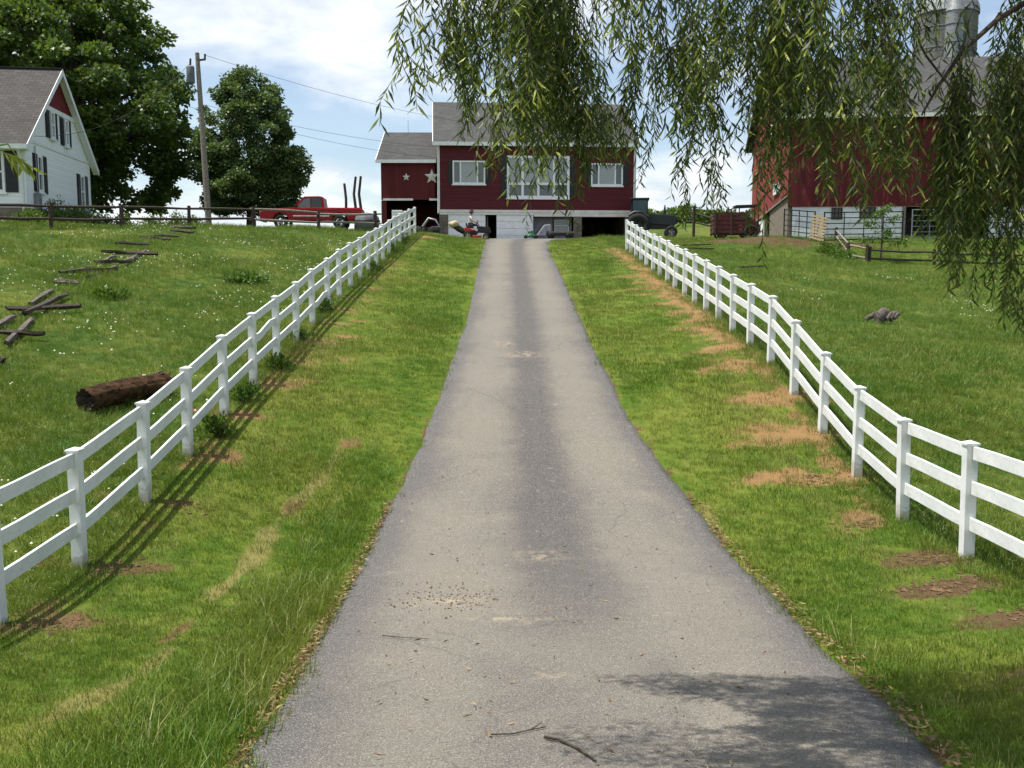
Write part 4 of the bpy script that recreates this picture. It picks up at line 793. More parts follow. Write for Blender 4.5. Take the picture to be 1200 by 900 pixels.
# ---- silo behind it
c = P(1107.5, 40, 86); c.z = 2.0; zs = P(1107, 18.5, 86).z-c.z; rs = 33.6*86/FPX
t = NT('silo_staves'); v = t.coord('Object'); n = t.noise(t.coord('Object', (1, 1, .15)), 1.2, 6, .65); c_ = t.mix(t.ramp(n, .3, .7), lin(118, 118, 114), lin(78, 79, 79)); t.bump(t.noise(v, 12, 4), .3); M['stave'] = t.fin(c_, .9, 0, .2)
SI = thing('silo', 'grey concrete stave silo with ribbed metal dome rising behind the red barn', 'silo', c)
NS = 36; bodyz = np.linspace(0, zs, 13)
for j in range(12):
    mb = MB(); mb.lathe([(rs, bodyz[j]+.02), (rs, bodyz[j+1]-.02)], 48); mb.lathe([(rs-.03, bodyz[j+1]-.02), (rs-.03, bodyz[j+1]+.02)], 48); mb.obj('stave_ring', M['stave'], SI)
    mb = MB(); mb.lathe([(rs, bodyz[j]+.35), (rs+.03, bodyz[j]+.37), (rs+.03, bodyz[j]+.42), (rs, bodyz[j]+.44)], 48); mb.obj('hoop', M['grey_plain'], SI)
mb = MB(); prof = [(rs+.1, zs-.05), (rs+.1, zs+.05)]+[(max(.05, (rs+.06)*math.cos(a)), zs+.05+rs*.92*math.sin(a)) for a in np.linspace(0.03, math.pi/2, 12)]
vs = []; seg = 72
mb.lathe(prof, seg); dm_ = mb.obj('dome', M['dome'], SI)
for k in range(24):
    a = k*math.pi/12+.05; pts = [((rs+.09)*math.cos(b)*math.cos(a), (rs+.09)*math.cos(b)*math.sin(a), zs+.06+rs*.93*math.sin(b)) for b in np.linspace(0, 1.45, 8)]
    mb = MB(); mb.tube(pts, .03, 5); mb.obj('rib', M['dome'], dm_)
mb = MB(); ang = R(-98); cxs, cys = math.cos(ang)*rs, math.sin(ang)*rs; mb.lathe([(.72, 0), (.72, zs-.3)], 20, 0, Matrix.Translation((cxs, cys, 0))); mb.lathe([(.78, zs-.3), (.05, zs+1.7)], 20, 0, Matrix.Translation((cxs, cys, 0)), False); ch = mb.obj('chute', M['dome'], SI)
for j in range(1, 14): mb = MB(); mb.lathe([(.72, zs*j/14), (.76, zs*j/14+.03), (.76, zs*j/14+.1), (.72, zs*j/14+.13)], 20, 0, Matrix.Translation((cxs, cys, 0))); mb.obj('band', M['stave'], ch)

# ---- white farmhouse on the left
a0 = P(32, 252, 40); yh = R(7.6); zH = g1(a0.x, 42)-.05; LEN = 15.0; DH = 9.0
rt = Vector((math.cos(yh), math.sin(yh), 0)); org = Vector((a0.x, 40, zH))-rt*LEN
FH = thing('farmhouse', 'white farmhouse with brown grey roof, red gable peak and black shutters on the left hill', 'house', org, yh); F4 = Frame(FH); f = F4.front; sd_ = lambda px, py: F4.side(px, py, LEN)
zeH = f(20, 163)[1]; zpk = F4.side(71, 89, LEN)[1]; zf = f(20, 243)[1]; sH = (zpk-zeH)/(DH/2)
fw_ = [(f(-14, 227), f(13, 175))]; holesF = [(a[0]+.03, b[0]-.03, a[1]+.03, b[1]-.03) for a, b in [((f(-4, 226)), (f(5, 176)))]]
mb = wall_boxes(MB(), 0, LEN, zf, zeH, holesF, 0, .18); mb.box(0, .18, .18, DH, zf, zeH); mb.box(.18, LEN-.18, DH-.18, DH, zf, zeH)
def swin(px0, px1, tops, bots): # gable windows: glass part of the window in y, z
    y0, z1a = sd_(px0, tops); y1, _ = sd_(px1, tops); _, z0a = sd_(px0, bots); return y0, y1, z0a, z1a
gw = [swin(42.5, 48.5, 181, 224), swin(93.2, 98, 205, 243), swin(56.5, 61, 129, 161), swin(73.5, 77.5, 139.5, 170)]
mb2 = wall_boxes(MB(), .18, DH, zf, zeH, [(a+.02, b-.02, c_+.02, d_-.02) for a, b, c_, d_ in gw[:2]], LEN-.18, LEN, 'y'); mb.v += []; o_ = len(mb.v); mb.v += mb2.v; mb.f += [tuple(i+o_ for i in q) for q in mb2.f]; mb.mi += mb2.mi; mb.sm += mb2.sm
ztr = sd_(55, 126)[1]; zg0 = zeH
def gy_(z): return (z-zeH)/sH           # inset of the gable at height z
mb.prism([(0, zeH), (DH, zeH), (DH-gy_(ztr), ztr), (gy_(ztr), ztr)], LEN-.18, LEN, 'x'); mb.prism([(0, zeH), (DH, zeH), (DH/2, zpk)], 0, .18, 'x'); mb.obj('wall', M['white_lap'], FH)
mb = MB(); mb.prism([(gy_(ztr), ztr+.002), (DH-gy_(ztr), ztr+.002), (DH/2, zpk-.02)], LEN-.17, LEN-.02, 'x'); mb.obj('gable_peak', M['house_red'], FH)
mb = MB(); mb.box(LEN, LEN+.05, gy_(ztr)-.1, DH-gy_(ztr)+.1, ztr-.1, ztr+.1); mb.obj('trim_board', M['white_paint'], FH)
mb = MB(); zz = sd_(40, 162)[1]; mb.box(LEN, LEN+.03, .05, DH-.05, zeH+.0, zeH+.12); mb.obj('trim_board', M['white_paint'], FH)
mb = MB(); mb.box(.03, LEN-.03, .03, DH-.03, -.6, zf-.003); mb.obj('foundation', M['concrete'], FH)
ov = .5
mb = MB(); roof_slab(mb, -.4, LEN+.28, -ov, zeH-sH*ov+.02, DH/2, zpk+.02, .14); roof_slab(mb, -.4, LEN+.28, DH+ov, zeH-sH*ov+.02, DH/2, zpk+.02, .14); mb.obj('roof', M['shingle_house'], FH)
mb = MB(); mb.prism([(-ov, zeH-sH*ov-.08), (DH/2, zpk-.1), (DH+ov, zeH-sH*ov-.12), (DH+ov, zeH-sH*ov+.15), (DH/2, zpk+.17), (-ov, zeH-sH*ov+.15)], LEN+.282, LEN+.31, 'x'); mb.obj('bargeboard', M['white_paint'], FH)
mb = MB(); mb.prism([(.0, zeH-.1), (DH/2, zpk-.03), (DH, zeH-.1), (DH+ov, zeH-sH*ov-.06), (DH+ov, zeH-sH*ov+.015), (DH/2, zpk+.015), (-ov, zeH-sH*ov+.015), (-ov, zeH-sH*ov-.06)], LEN+.02, LEN+.28, 'x'); mb.obj('soffit', M['white_paint'], FH)
mb = MB(); mb.box(-.4, LEN+.32, -ov-.1, -ov-.003, zeH-sH*ov-.05, zeH-sH*ov+.14); mb.box(-.4, LEN+.26, -ov, -.003, zeH-sH*ov-.08, zeH-sH*ov-.04); mb.obj('gutter', M['white_paint'], FH)
mb = MB(); mb.box(LEN-.14, LEN+.03, -.03, .14, zf, zeH-.1); mb.obj('corner_board', M['white_paint'], FH)
mb = MB(); mb.tube([(LEN-.1, -ov, zeH-.4), (LEN-.1, -.09, zeH-.8), (LEN-.1, -.09, .1)], .045, 8); mb.obj('downspout', M['white_paint'], FH)
for i, (a, b, c_, d_) in enumerate(gw):
    window(FH, a, b, c_, d_, LEN+(.06 if i > 1 else 0), (), (.5,), M['white_paint'], M['glass_dark'], .1, .07, axis='y', out=1)
    sw = .48
    for s0, s1 in ((a-sw-.02, a-.02), (b+.02, b+sw+.02)):
        mb = MB(); mb.box(LEN+.002, LEN+.045, s0, s1, c_-.02, d_+.02); s_ = mb.obj('shutter', M['black'], FH); mb = MB()
        for j in range(7): z = c_+.08+(d_-c_-.1)*j/7; mb.box(LEN+.046, LEN+.06, s0+.05, s1-.05, z, z+(d_-c_)/12)
        mb.obj('slat', M['black'], s_)
h = holesF[0]; window(FH, h[0], h[1], h[2], h[3], 0, (), (.5,), M['white_paint'], M['glass_dark'], .1, .07)
for s0, s1 in ((h[0]-.5, h[0]-.03), (h[1]+.03, h[1]+.5)): mb = MB(); mb.box(s0, s1, -.045, -.002, h[2], h[3]); mb.obj('shutter', M['black'], FH)
yb_, zb_ = sd_(41.5, 235); mb = MB(); mb.box(LEN+.004, LEN+.2, yb_-.2, yb_+.2, zb_-.35, zb_+.3); mb.tube([(LEN+.08, yb_, zb_-.35), (LEN+.08, yb_, .0)], .03, 6); mb.tube([(LEN+.08, yb_+.1, zb_+.3), (LEN+.06, yb_+.1, zeH-.1)], .025, 6); mb.obj('meter_box', M['steel'], FH)
mb = MB(); mb.box(-.4, LEN+.29, DH/2-.12, DH/2+.12, zpk+.16, zpk+.2); mb.obj('ridge_cap', M['shingle_dark'], FH)

# ================================================================== utility pole and wires
pb_ = at(245, 48); ptop = P(231, 62, 48); PO = thing('utility_pole', 'leaning grey wooden utility pole with transformer can between the two trees', 'utility pole', pb_); mb = MB()
mb.tube([(0, 0, -.4), (ptop.x-pb_.x)*Vector((.5, 0, 0))+Vector((0, 0, (ptop.z-pb_.z)*.5)), ptop-pb_], [.155, .13, .10], 12); mb.obj('shaft', M['grey_wood'], PO)
tz = P(229, 88, 48)-pb_; mb = MB(); q = tz+Vector((-.2, -.1, 0)); mb.lathe([(.02, -.4), (.17, -.4), (.19, -.36), (.19, .34), (.16, .4), (.02, .42)], 18, 0, Matrix.Translation(q)); tr_ = mb.obj('transformer', M['grey_plain'], PO)
mb = MB(); mb.tube([q+Vector((0, 0, .45)), q+Vector((.02, 0, .75))], .05, 8); mb.obj('bushing', M['dark_wood'], tr_)
mb = MB(); tp = ptop-pb_; mb.bar(tp+Vector((0, 0, -.35)), tp+Vector((.4, 0, -.3)), .08, .08); mb.tube([tp+Vector((.36, 0, -.3)), tp+Vector((.38, 0, -.05))], .05, 8); mb.obj('bracket', M['dark_wood'], PO)
mb = MB(); mb.bar(tz+Vector((.1, 0, -1.5)), tz+Vector((.4, 0, -1.55)), .07, .07); mb.obj('lower_bracket', M['dark_wood'], PO)
def wire(lb, a, b, sag, r_=.009):
    a, b = Vector(a), Vector(b); pts = [a+(b-a)*(i/14)-Vector((0, 0, sag*4*(i/14)*(1-i/14)))-a for i in range(15)]; mb = MB(); mb.tube(pts, r_, 5); o = mb.obj('power_line', M['black']); o.location = a; tag(o, lb, 'power line', 'overhead lines at the pole')
W0 = ptop+Vector((.38, 0, -.1))
wire('top power line running right from the pole across the sky', W0, P(620, 152, 75), .6)
wire('middle power line on the right side of the pole', pb_+tz+Vector((.4, 0, -1.4)), P(560, 174, 72), .5); wire('lowest power line on the right side of the pole', pb_+tz+Vector((.4, 0, -1.6)), P(560, 186, 72), .6)
wire('power line crossing in front of the big tree from upper left', P(-60, -20, 44), pb_+tz+Vector((0, 0, -1.6)), .5, .009)
wire('power line falling from the transformer to the house', pb_+tz+Vector((-.2, 0, .6)), F4.m @ Vector((LEN+.1, .5, zeH+.2)), 1.0)


# ================================================================== trees and shrubs
def crown(prof, nclump, per, seed, rc=(.5, 1.0), leaf=(.26, .2), mat=None, inner=.25, jit=.18, droop=-.25):
    """prof: (height, radius) of the crown; clumps of leaves sit mostly near its uneven outside"""
    r = np.random.default_rng(seed); pz = np.array([p[0] for p in prof]); pr = np.array([p[1] for p in prof])
    w = np.interp(np.linspace(pz[0], pz[-1], 200), pz, pr)**1.3; w /= w.sum(); zc = r.choice(np.linspace(pz[0], pz[-1], 200), nclump, p=w)
    a = r.uniform(0, 6.283, nclump); rad = np.interp(zc, pz, pr); lob = 1+jit*np.sin(a*3+zc*.9+seed)+jit*.7*np.sin(a*5-zc*1.3)
    q = np.where(r.random(nclump) < inner, r.uniform(.15, .7, nclump), r.uniform(.72, 1.0, nclump)); rad = rad*lob*q
    C = np.stack([np.cos(a)*rad, np.sin(a)*rad, zc], -1); cr = r.uniform(rc[0], rc[1], nclump); n = (per*(cr/np.mean(rc))**2).astype(int)
    idx = np.repeat(np.arange(nclump), n); off = norm(r.normal(size=(len(idx), 3)))*(r.random(len(idx))**.45)[:, None]*cr[idx][:, None]; off[:, 2] *= .62
    out = norm(C[idx]*np.array([1, 1, 0])+off*.8); d = norm(out+r.normal(size=(len(idx), 3))*.7+np.array([0, 0, droop]))
    rnd = np.clip(r.random(nclump)[idx]*.55+r.random(len(idx))*.45, 0, 1)
    return C, leaves(C[idx]+off, d, leaf[0], leaf[1], .12), rnd
def tree(lb, name, base, prof, trunk_r, fork, nclump, per, seed, mat, limbs=26, **kw):
    T = thing(name, lb, 'tree', base); C, L, rnd = crown(prof, nclump, per, seed, **kw)
    link('crown', quads_mesh('crown', L, mat, rnd), T); r = random.Random(seed); top = prof[-1][0]
    mb = MB(); pts = [Vector((.0, 0, -.4)), Vector((.03, 0, fork*.5)), Vector((0, .05, fork)), Vector((r.uniform(-.3, .3), 0, (fork+top)*.5)), Vector((0, 0, top*.86))]
    mb.tube(pts, [trunk_r*1.25, trunk_r, trunk_r*.85, trunk_r*.45, .04], 12); mb.obj('trunk', M['bark'], T)
    for k in r.sample(range(len(C)), min(limbs, len(C))):
        c = Vector(C[k]); z0 = fork+max(0, (c.z-fork))*r.uniform(.25, .6); s = Vector((0, 0, z0)); m = s.lerp(c, .5)+Vector((r.uniform(-.3, .3), r.uniform(-.3, .3), -.1+.12*(c-s).length))
        mb = MB(); mb.tube([s, m, c], [trunk_r*.36, trunk_r*.2, .02], 6); mb.obj('limb', M['bark'], T)
    return T
bt = P(95, 262, 57); bt.z = 2.5
tree('huge dark maple tree behind the farmhouse, tallest tree in the picture', 'maple_tree', bt, [(1.5, 4.2), (3.6, 5.3), (5.4, 6.4), (7.1, 6.5), (9.1, 5.7), (10.1, 5.1), (12.1, 4.1), (14, 3), (15.5, 1)], .55, 3.0, 430, 160, 3, M['maple_leaf'], 34, rc=(.45, 1.1), leaf=(.27, .2), jit=.13, inner=.28)
bt = P(40, 262, 64); bt.z = 2.5
tree('second dark maple crown rising above the farmhouse roof at the left edge', 'maple_tree', bt, [(4, 4.8), (7, 5.6), (12, 6.6), (14, 6.8), (16, 5.7), (19, 4.0), (21, 1.0)], .5, 4, 330, 150, 7, M['maple_leaf'], 20, rc=(.7, 1.3), leaf=(.29, .22), jit=.12)
bt = P(294, 264, 57); bt.z = 2.6
tree('round dense tree standing alone beside the red pickup', 'round_tree', bt, [(1.2, 2.0), (1.9, 2.75), (3.2, 3.0), (4.6, 2.85), (6.0, 2.45), (7.4, 1.9), (8.5, 1.25), (9.3, .35)], .26, 1.7, 430, 140, 5, M['linden_leaf'], 26, rc=(.3, .7), leaf=(.17, .125), jit=.12)
def shrub(lb, name, base, w, h, n, seed, mat='shrub_leaf', leaf=(.1, .06), cat='shrub', group=None, up=.5):
    S = thing(name, lb, cat, base, 0, group); r = np.random.default_rng(seed); k = max(8, n//28); C = norm(r.normal(size=(k, 3)))*r.uniform(.3, 1, k)[:, None]; C[:, 2] = np.abs(C[:, 2]); C = C*np.array([w/2, w/2, h])*.85
    idx = r.integers(0, k, n); p = C[idx]+r.normal(size=(n, 3))*np.array([w, w, h])*.09; p[:, 2] = np.abs(p[:, 2])+.02; d = norm(r.normal(size=(n, 3))+np.array([0, 0, up])+norm(p)*.5)
    link('foliage', quads_mesh('foliage', leaves(p, d, *leaf), M[mat], np.clip(r.random(k)[idx]*.6+r.random(n)*.4, 0, 1)), S)
    for j in range(6): c = Vector(C[j % k]); mb = MB(); mb.tube([(0, 0, -.1), c*.5+Vector((0, 0, .05)), c], [.025, .018, .008], 5); mb.obj('stem', M['bark'], S)
    return S
gg_ = lambda px, d: at(px, d)
for px_, d_, w_, h_, lb in ((62, 41.5, 1.5, .95, 'dark rounded shrub by the farmhouse foundation below the lower left window'), (84, 43.5, 1.6, .85, 'dark low shrub in the middle of the farmhouse gable wall'), (101, 46, 1.7, 1.0, 'dark shrub under the far lower window of the farmhouse gable'),
                            (118, 47, 1.3, .7, 'green shrub just past the far corner of the farmhouse'), (36, 38.6, 1.5, .45, 'light green low bush between fence and farmhouse corner'), (146, 47, 1.2, .6, 'small green bush right of the farmhouse behind the crest fence'), (178, 48.5, 1.8, .75, 'wide green bush behind the crest fence left of the utility pole'),
                            (208, 48.8, 1.6, .8, 'bushy green plant left of the utility pole behind the crest fence'), (228, 49.5, 1.4, .7, 'green bush at the foot of the utility pole')):
    shrub(lb, 'shrub', gg_(px_, d_), w_, h_+.3, 1900, int(px_), group='shrubs along the crest')
for px_, py_, w_, h_, lb in ((244, 512, .8, .42, 'dark weed clump at the foot of the left fence, nearest the log'), (286, 470, .75, .42, 'thick weed clump under the left fence, second from the log'), (319, 432, .7, .35, 'weed clump under the left fence between the third and fourth weed-grown posts'), (356, 398, .6, .35, 'low weed clump by the left fence where the bare straw patches are'),
                             (384, 366, .8, .5, 'tall weeds against the middle of the left fence'), (437, 318, .7, .5, 'weed clump near the far end of the left fence'), (462, 296, .8, .55, 'big weed clump below the last posts of the left fence'), (474, 287, .8, .6, 'weeds at the very end of the left fence')):
    b_ = gp(px_, py_); b_.x = XL+random.uniform(-.08, .25); b_.z = g1(b_.x, b_.y); shrub(lb, 'weed_clump', b_, w_, h_, 520, int(px_), 'weed_leaf', (.09, .035), 'weeds', 'weeds under the left fence', 1.0)
for px_, py_, w_, h_, lb in ((978, 300, 1.6, .9, 'leafy green weeds growing below the leaning pallet'), (988, 306, 1.6, .6, 'low weeds beside the grey rail fence below the pallet'), (968, 296, 1.2, .6, 'weeds at the foot of the leaning pallet'), (286, 332, 1.4, .4, 'dark weed tussock in the middle of the left pasture'), (128, 349, 1.2, .3, 'brownish weed tussock beside the heap of fallen rails'), (1020, 262, .1, .1, None)):
    if lb: b_ = gp(px_, py_); shrub(lb, 'weed_patch', b_, w_, h_, 900, int(px_)+1, 'weed_leaf', (.13, .06), 'weeds', 'weed patches in the pastures', .8)
# young tree behind the right rail fence
b_ = gp(1032, 306); S = thing('sapling', 'thin young tree with sparse leaves behind the dark fence in front of the barn', 'sapling', b_); r_ = np.random.default_rng(4)
mb = MB(); mb.tube([(0, 0, -.1), (.03, 0, 1.2), (-.02, 0, 2.2), (.05, 0, 3.1)], [.05, .045, .035, .012], 7); mb.obj('trunk', M['bark'], S); pts = []
for k in range(9):
    z0 = 1.0+.2*k; a = k*2.4; e = Vector((math.cos(a)*(1.3-.1*k), math.sin(a)*.6, z0+.25-.3*(k < 4))); mb = MB(); mb.tube([(0, 0, z0), e*.5+Vector((0, 0, z0*.5+.1)), e], [.02, .014, .006], 5); mb.obj('branch', M['bark'], S); pts += [Vector((0, 0, z0)).lerp(e, q) for q in np.linspace(.4, 1.05, 9)]
pts = np.array([tuple(p) for p in pts]); p = np.repeat(pts, 9, 0)+r_.normal(size=(len(pts)*9, 3))*.11; d = r_.normal(size=(len(p), 3)); d[:, 2] -= .5; link('foliage', quads_mesh('foliage', leaves(p, d, .17, .08), M['shrub_leaf']), S)
# hedge line on the far field
n = 16000; hx = rng.uniform(6, 34, n); hy = rng.uniform(93, 99, n); hh = 1.6+.8*lump(hx, hy*0, .9, 51)+.5*lump(hx, hy*0, 2.3, 52); hz = rng.random(n)**.7*hh; p = np.stack([hx, hy, G(hx, hy)+hz], -1); d = rng.normal(size=(n, 3)); d[:, 2] += .4
tag(link('hedge', quads_mesh('hedge', leaves(p, d, .34, .2), M['shrub_leaf'])), 'overgrown green hedgerow on the far field behind the tractor', 'hedge', kind='stuff')

# ---- weeping willow in front of everything, its trunk to the right of the camera
WT = thing('willow_tree', 'weeping willow with drooping leafy strands hanging into the top of the view', 'tree', (9.2, 4.6, g1(9.2, 4.6)))
wb = WT.location.copy()
mb = MB(); mb.tube([(0, 0, -.4), (.05, 0, 1.2), (-.05, .1, 2.6), (-.3, .2, 4.2)], [.52, .42, .38, .34], 16); mb.obj('trunk', M['bark'], WT)
fork = Vector((-.3, .2, 4.2))
limb_lines = []
def limb(pts, r0, r1):
    pts = [Vector(p)-wb for p in pts]; allp = [fork]+pts; n = len(allp); mb = MB(); mb.tube(allp, [r0+(r1-r0)*i/(n-1) for i in range(n)], 9); mb.obj('limb', M['bark'], WT); limb_lines.append([p+wb for p in allp])
limb([(7.6, 5.4, 3.0), (5.6, 6.1, 4.3), (3.2, 6.3, 4.6), (.9, 6.2, 4.35), (-.6, 6.0, 3.9)], .19, .04)
limb([(7.4, 6.2, 2.8), (5.6, 7.2, 3.6), (4.0, 7.3, 3.8), (2.2, 7.1, 3.7)], .17, .04)
limb([(7.2, 5.0, 3.4), (5.0, 5.0, 4.9), (2.0, 4.7, 5.6), (-.6, 4.4, 5.2), (-2.6, 3.9, 4.4)], .18, .03)
limb([(8.4, 7.2, 3.0), (7.2, 8.5, 3.4), (6.0, 8.8, 3.4)], .16, .04); limb([(10.5, 3.2, 3.4), (11.8, 2.0, 3.4), (12.6, 1.0, 2.8)], .18, .05); limb([(8.0, 3.0, 4.2), (6.5, 1.4, 5.0), (4.6, .6, 5.0)], .17, .05); limb([(10.4, 6.0, 3.6), (11.6, 7.2, 3.4)], .16, .05)
# the bare dark bough crossing the barn roof on the right
q = [P(1240, -20, 6.6), P(1170, 22, 6.5), P(1128, 60, 6.4), P(1100, 100, 6.35), P(1080, 135, 6.3)]; mb = MB(); mb.tube([p-wb for p in [Vector((6.0, 7.1, 3.4))]+q], [.04, .024, .018, .014, .011, .006], 7); mb.obj('branch', M['bark'], WT)
q = [P(1062, 20, 6.2), P(1085, 65, 6.2), P(1112, 100, 6.2), P(1150, 128, 6.2)]; mb = MB(); mb.tube([p-wb for p in q], [.005, .007, .006, .003], 6); mb.obj('branch', M['bark'], WT)
protos = []
def strand_mesh(i, L, dense, young=False):
    r = np.random.default_rng(100+i); n = 26; s = np.linspace(0, L, n); wx = np.cumsum(r.normal(0, .012, n)); wy = np.cumsum(r.normal(0, .012, n)); kk = np.clip((s-.0)/.4, 0, 1)
    pts = [Vector((wx[j]+.10*kk[j]*(1-kk[j]*.4), wy[j], -s[j])) for j in range(n)]; mb = MB(); mb.tube(pts, list(np.linspace(.0042, .0014, n)), 4, 0, False)
    base = []; dirs = []
    def line(pp, step, l0):
        ln = sum((pp[k+1]-pp[k]).length for k in range(len(pp)-1)); m = int(ln/step)
        for q in range(m):
            u = q/m*(len(pp)-1); k = int(u); p = pp[k].lerp(pp[k+1], u-k); a = q*2.4+r.uniform(-.6, .6); t_ = u/(len(pp)-1)
            if t_*ln < l0: continue
            h = r.uniform(.3, 1.0); base.append(tuple(p)); dirs.append((math.cos(a)*h, math.sin(a)*h, -1+r.uniform(-.1, .45)))
    line(pts, .025, .0 if dense else L*.5)
    for b in range(int(L*(9 if dense else 4))):                   # side shoots that droop beside the main twig
        u = r.uniform(.05 if dense else .5, .93); j = int(u*(n-1)); a = r.uniform(0, 6.283); w = r.uniform(.06, .20); l = r.uniform(.18, .45); p0 = pts[j]
        pp = [p0, p0+Vector((math.cos(a)*w*.6, math.sin(a)*w*.6, -.05-l*.2)), p0+Vector((math.cos(a)*w, math.sin(a)*w, -l*.6)), p0+Vector((math.cos(a)*w*1.05, math.sin(a)*w*1.05, -l))]; mb.tube(pp, [.002, .0018, .0014, .001], 3, 0, False); line(pp, .025, .03)
    tw = mb.mesh('strand_twig', M['willow_young' if young else 'bark']); lf = quads_mesh('strand_leaves', leaves(np.array(base), np.array(dirs), .095, .0145, .22), M['willow_young' if young else 'willow_leaf'], rng.random(len(base)))
    return tw, lf
for i, (L, dn) in enumerate(((.9, 1), (1.2, 1), (1.5, 1), (1.8, 1), (2.2, 1), (2.6, 1), (1.6, 0), (2.2, 0), (1.3, 1), (2.0, 1))): protos.append((L, dn)+strand_mesh(i, L, dn))
nst = 0
def strand(tip, dense=True, mx=2.6):
    """hang the prototype whose length carries it from a limb height down to the tip"""
    global nst
    want = max(.9, min(mx, 1.75-tip.z*.55+random.uniform(-.5, .5))); c = [p for p in protos if bool(p[1]) == dense and p[0] <= max(mx, 1.6 if not dense else .9)]; L, dn, tw, lf = min(c, key=lambda p: abs(p[0]-want)+random.uniform(0, .35))
    o = link('strand', lf, WT, tip+Vector((0, 0, L))-wb); o.rotation_euler = (random.uniform(-.05, .05), random.uniform(-.05, .05), random.uniform(0, 6.283)); link('twig', tw, o); nst += 1
def clump(x0, x1, y0, y1, n, d0=5.4, d1=7.6, dense=True, mx=2.6):
    while n > 0:                                                  # strands hang in bunches with gaps of sky between them
        bx, bd, m = random.uniform(x0, x1), random.uniform(d0, d1), min(n, random.choice((2, 3, 4, 4))); n -= m; by = random.uniform(y0*.4+y1*.6, y1) if random.random() < .6 else random.uniform(y0, y1)
        for k in range(m): strand(P(min(max(bx+random.gauss(0, 6.5), x0-4), x1+4), max(y0-30, by-(0 if k == 0 else abs(random.gauss(0, 45)))), bd+random.uniform(-.15, .15)), dense and (mx < 2 or random.random() < .8), mx)
# (left, right, highest tip, lowest tip, number) of each hanging group, as real strands 5.6 to 7.4 m away
GROUPS = [(488, 497, 120, 142, 2), (505, 516, 60, 152, 2), (530, 556, 70, 162, 5), (560, 586, 40, 140, 5), (574, 588, 185, 208, 2), (590, 626, 60, 180, 12), (618, 662, 60, 225, 19), (634, 660, 228, 256, 4), (664, 682, 100, 150, 3), (690, 708, 120, 140, 1),
          (728, 752, 30, 110, 3), (744, 754, 170, 196, 2), (768, 798, 30, 150, 6), (781, 791, 222, 246, 2), (804, 838, 60, 194, 7), (846, 880, 40, 190, 7), (878, 925, 60, 222, 15), (898, 910, 254, 268, 1), (930, 980, 50, 236, 13), (985, 1030, 40, 150, 11), (1000, 1050, 150, 232, 6, 5.8, 6.8, True, .95), (1046, 1062, 60, 130, 2),
          (1096, 1140, 205, 270, 5, 5.8, 6.8, True, .95), (1098, 1165, 255, 352, 15, 5.8, 6.8, True, 1.25), (1164, 1204, 60, 270, 10), (1164, 1208, 290, 395, 7), (1210, 1300, 60, 360, 10)]
for g in GROUPS: clump(*g)
clump(686, 768, 80, 195, 5, dense=False); clump(840, 850, 230, 250, 1, dense=False)
# a young yellow-green spray at the left edge, nearer to the camera
yt = strand_mesh(40, 1.8, True, True)
for px_, py_, d_ in ((-34, 240, 3.6), (-26, 222, 3.7)):
    p = P(px_, py_, d_); o = link('strand', yt[1], WT, p+Vector((-.05, 0, 1.8))-wb, random.uniform(0, 6)); link('twig', yt[0], o); nst += 1
p = P(-10, 172, 3.6); mb = MB(); mb.tube([p-wb, p+Vector((.06, 0, .01))-wb, P(22, 186, 3.6)-wb, P(38, 196, 3.6)-wb], [.004, .003, .002, .001], 5); o = mb.obj('branch', M['willow_young'], WT)
pp = np.array([tuple(P(a, b, 3.6)-wb) for a, b in ((4, 178), (10, 180), (15, 183), (20, 186), (25, 188), (29, 191), (33, 194))]); pp = np.repeat(pp, 3, 0); dd = rng.normal(size=(len(pp), 3))*.35+np.array([.6, 0, -.9])
link('strand', quads_mesh('strand_leaves', leaves(pp, dd, .07, .013, .2), M['willow_young']), WT)
# upper crown out of the picture: it shades the corner of the drive like the real tree
for ln in limb_lines:
    for i in range(len(ln)-1):
        for k in range(3):
            if nst > 270: break
            c = ln[i].lerp(ln[i+1], random.random())+Vector((random.uniform(-.5, .5), random.uniform(-.5, .5), random.uniform(-.3, .5)))
            v = c; L = 1.5; low = v.z-1.9
            px_ = 600+FPX*v.x/max(v.y, .5); py_ = 325-FPX*low/max(v.y, .5)
            if py_ > -10 and -50 < px_ < 1230 and v.y > 1: continue
            strand(Vector((v.x, v.y, low)))

n = 52000; lx = rng.uniform(-2.0, 8.5, n); ly = rng.uniform(5.6, 7.9, n); lz = rng.uniform(2.6, 4.9, n); kq = (lump(lx, ly*1.3+lz*.6, 2.1, 61)+.6*lump(lx, ly+lz, 4.5, 62) > -.13+.3*sstep(0, -2, lx)) & (lz > .335*ly+.35); p = np.stack([lx, ly, lz], -1)[kq]-np.array(wb); d = rng.normal(size=(len(p), 3)); d[:, 2] -= .9
link('upper_foliage', quads_mesh('upper_foliage', leaves(p, d, .12, .022, .2), M['willow_leaf']), WT)

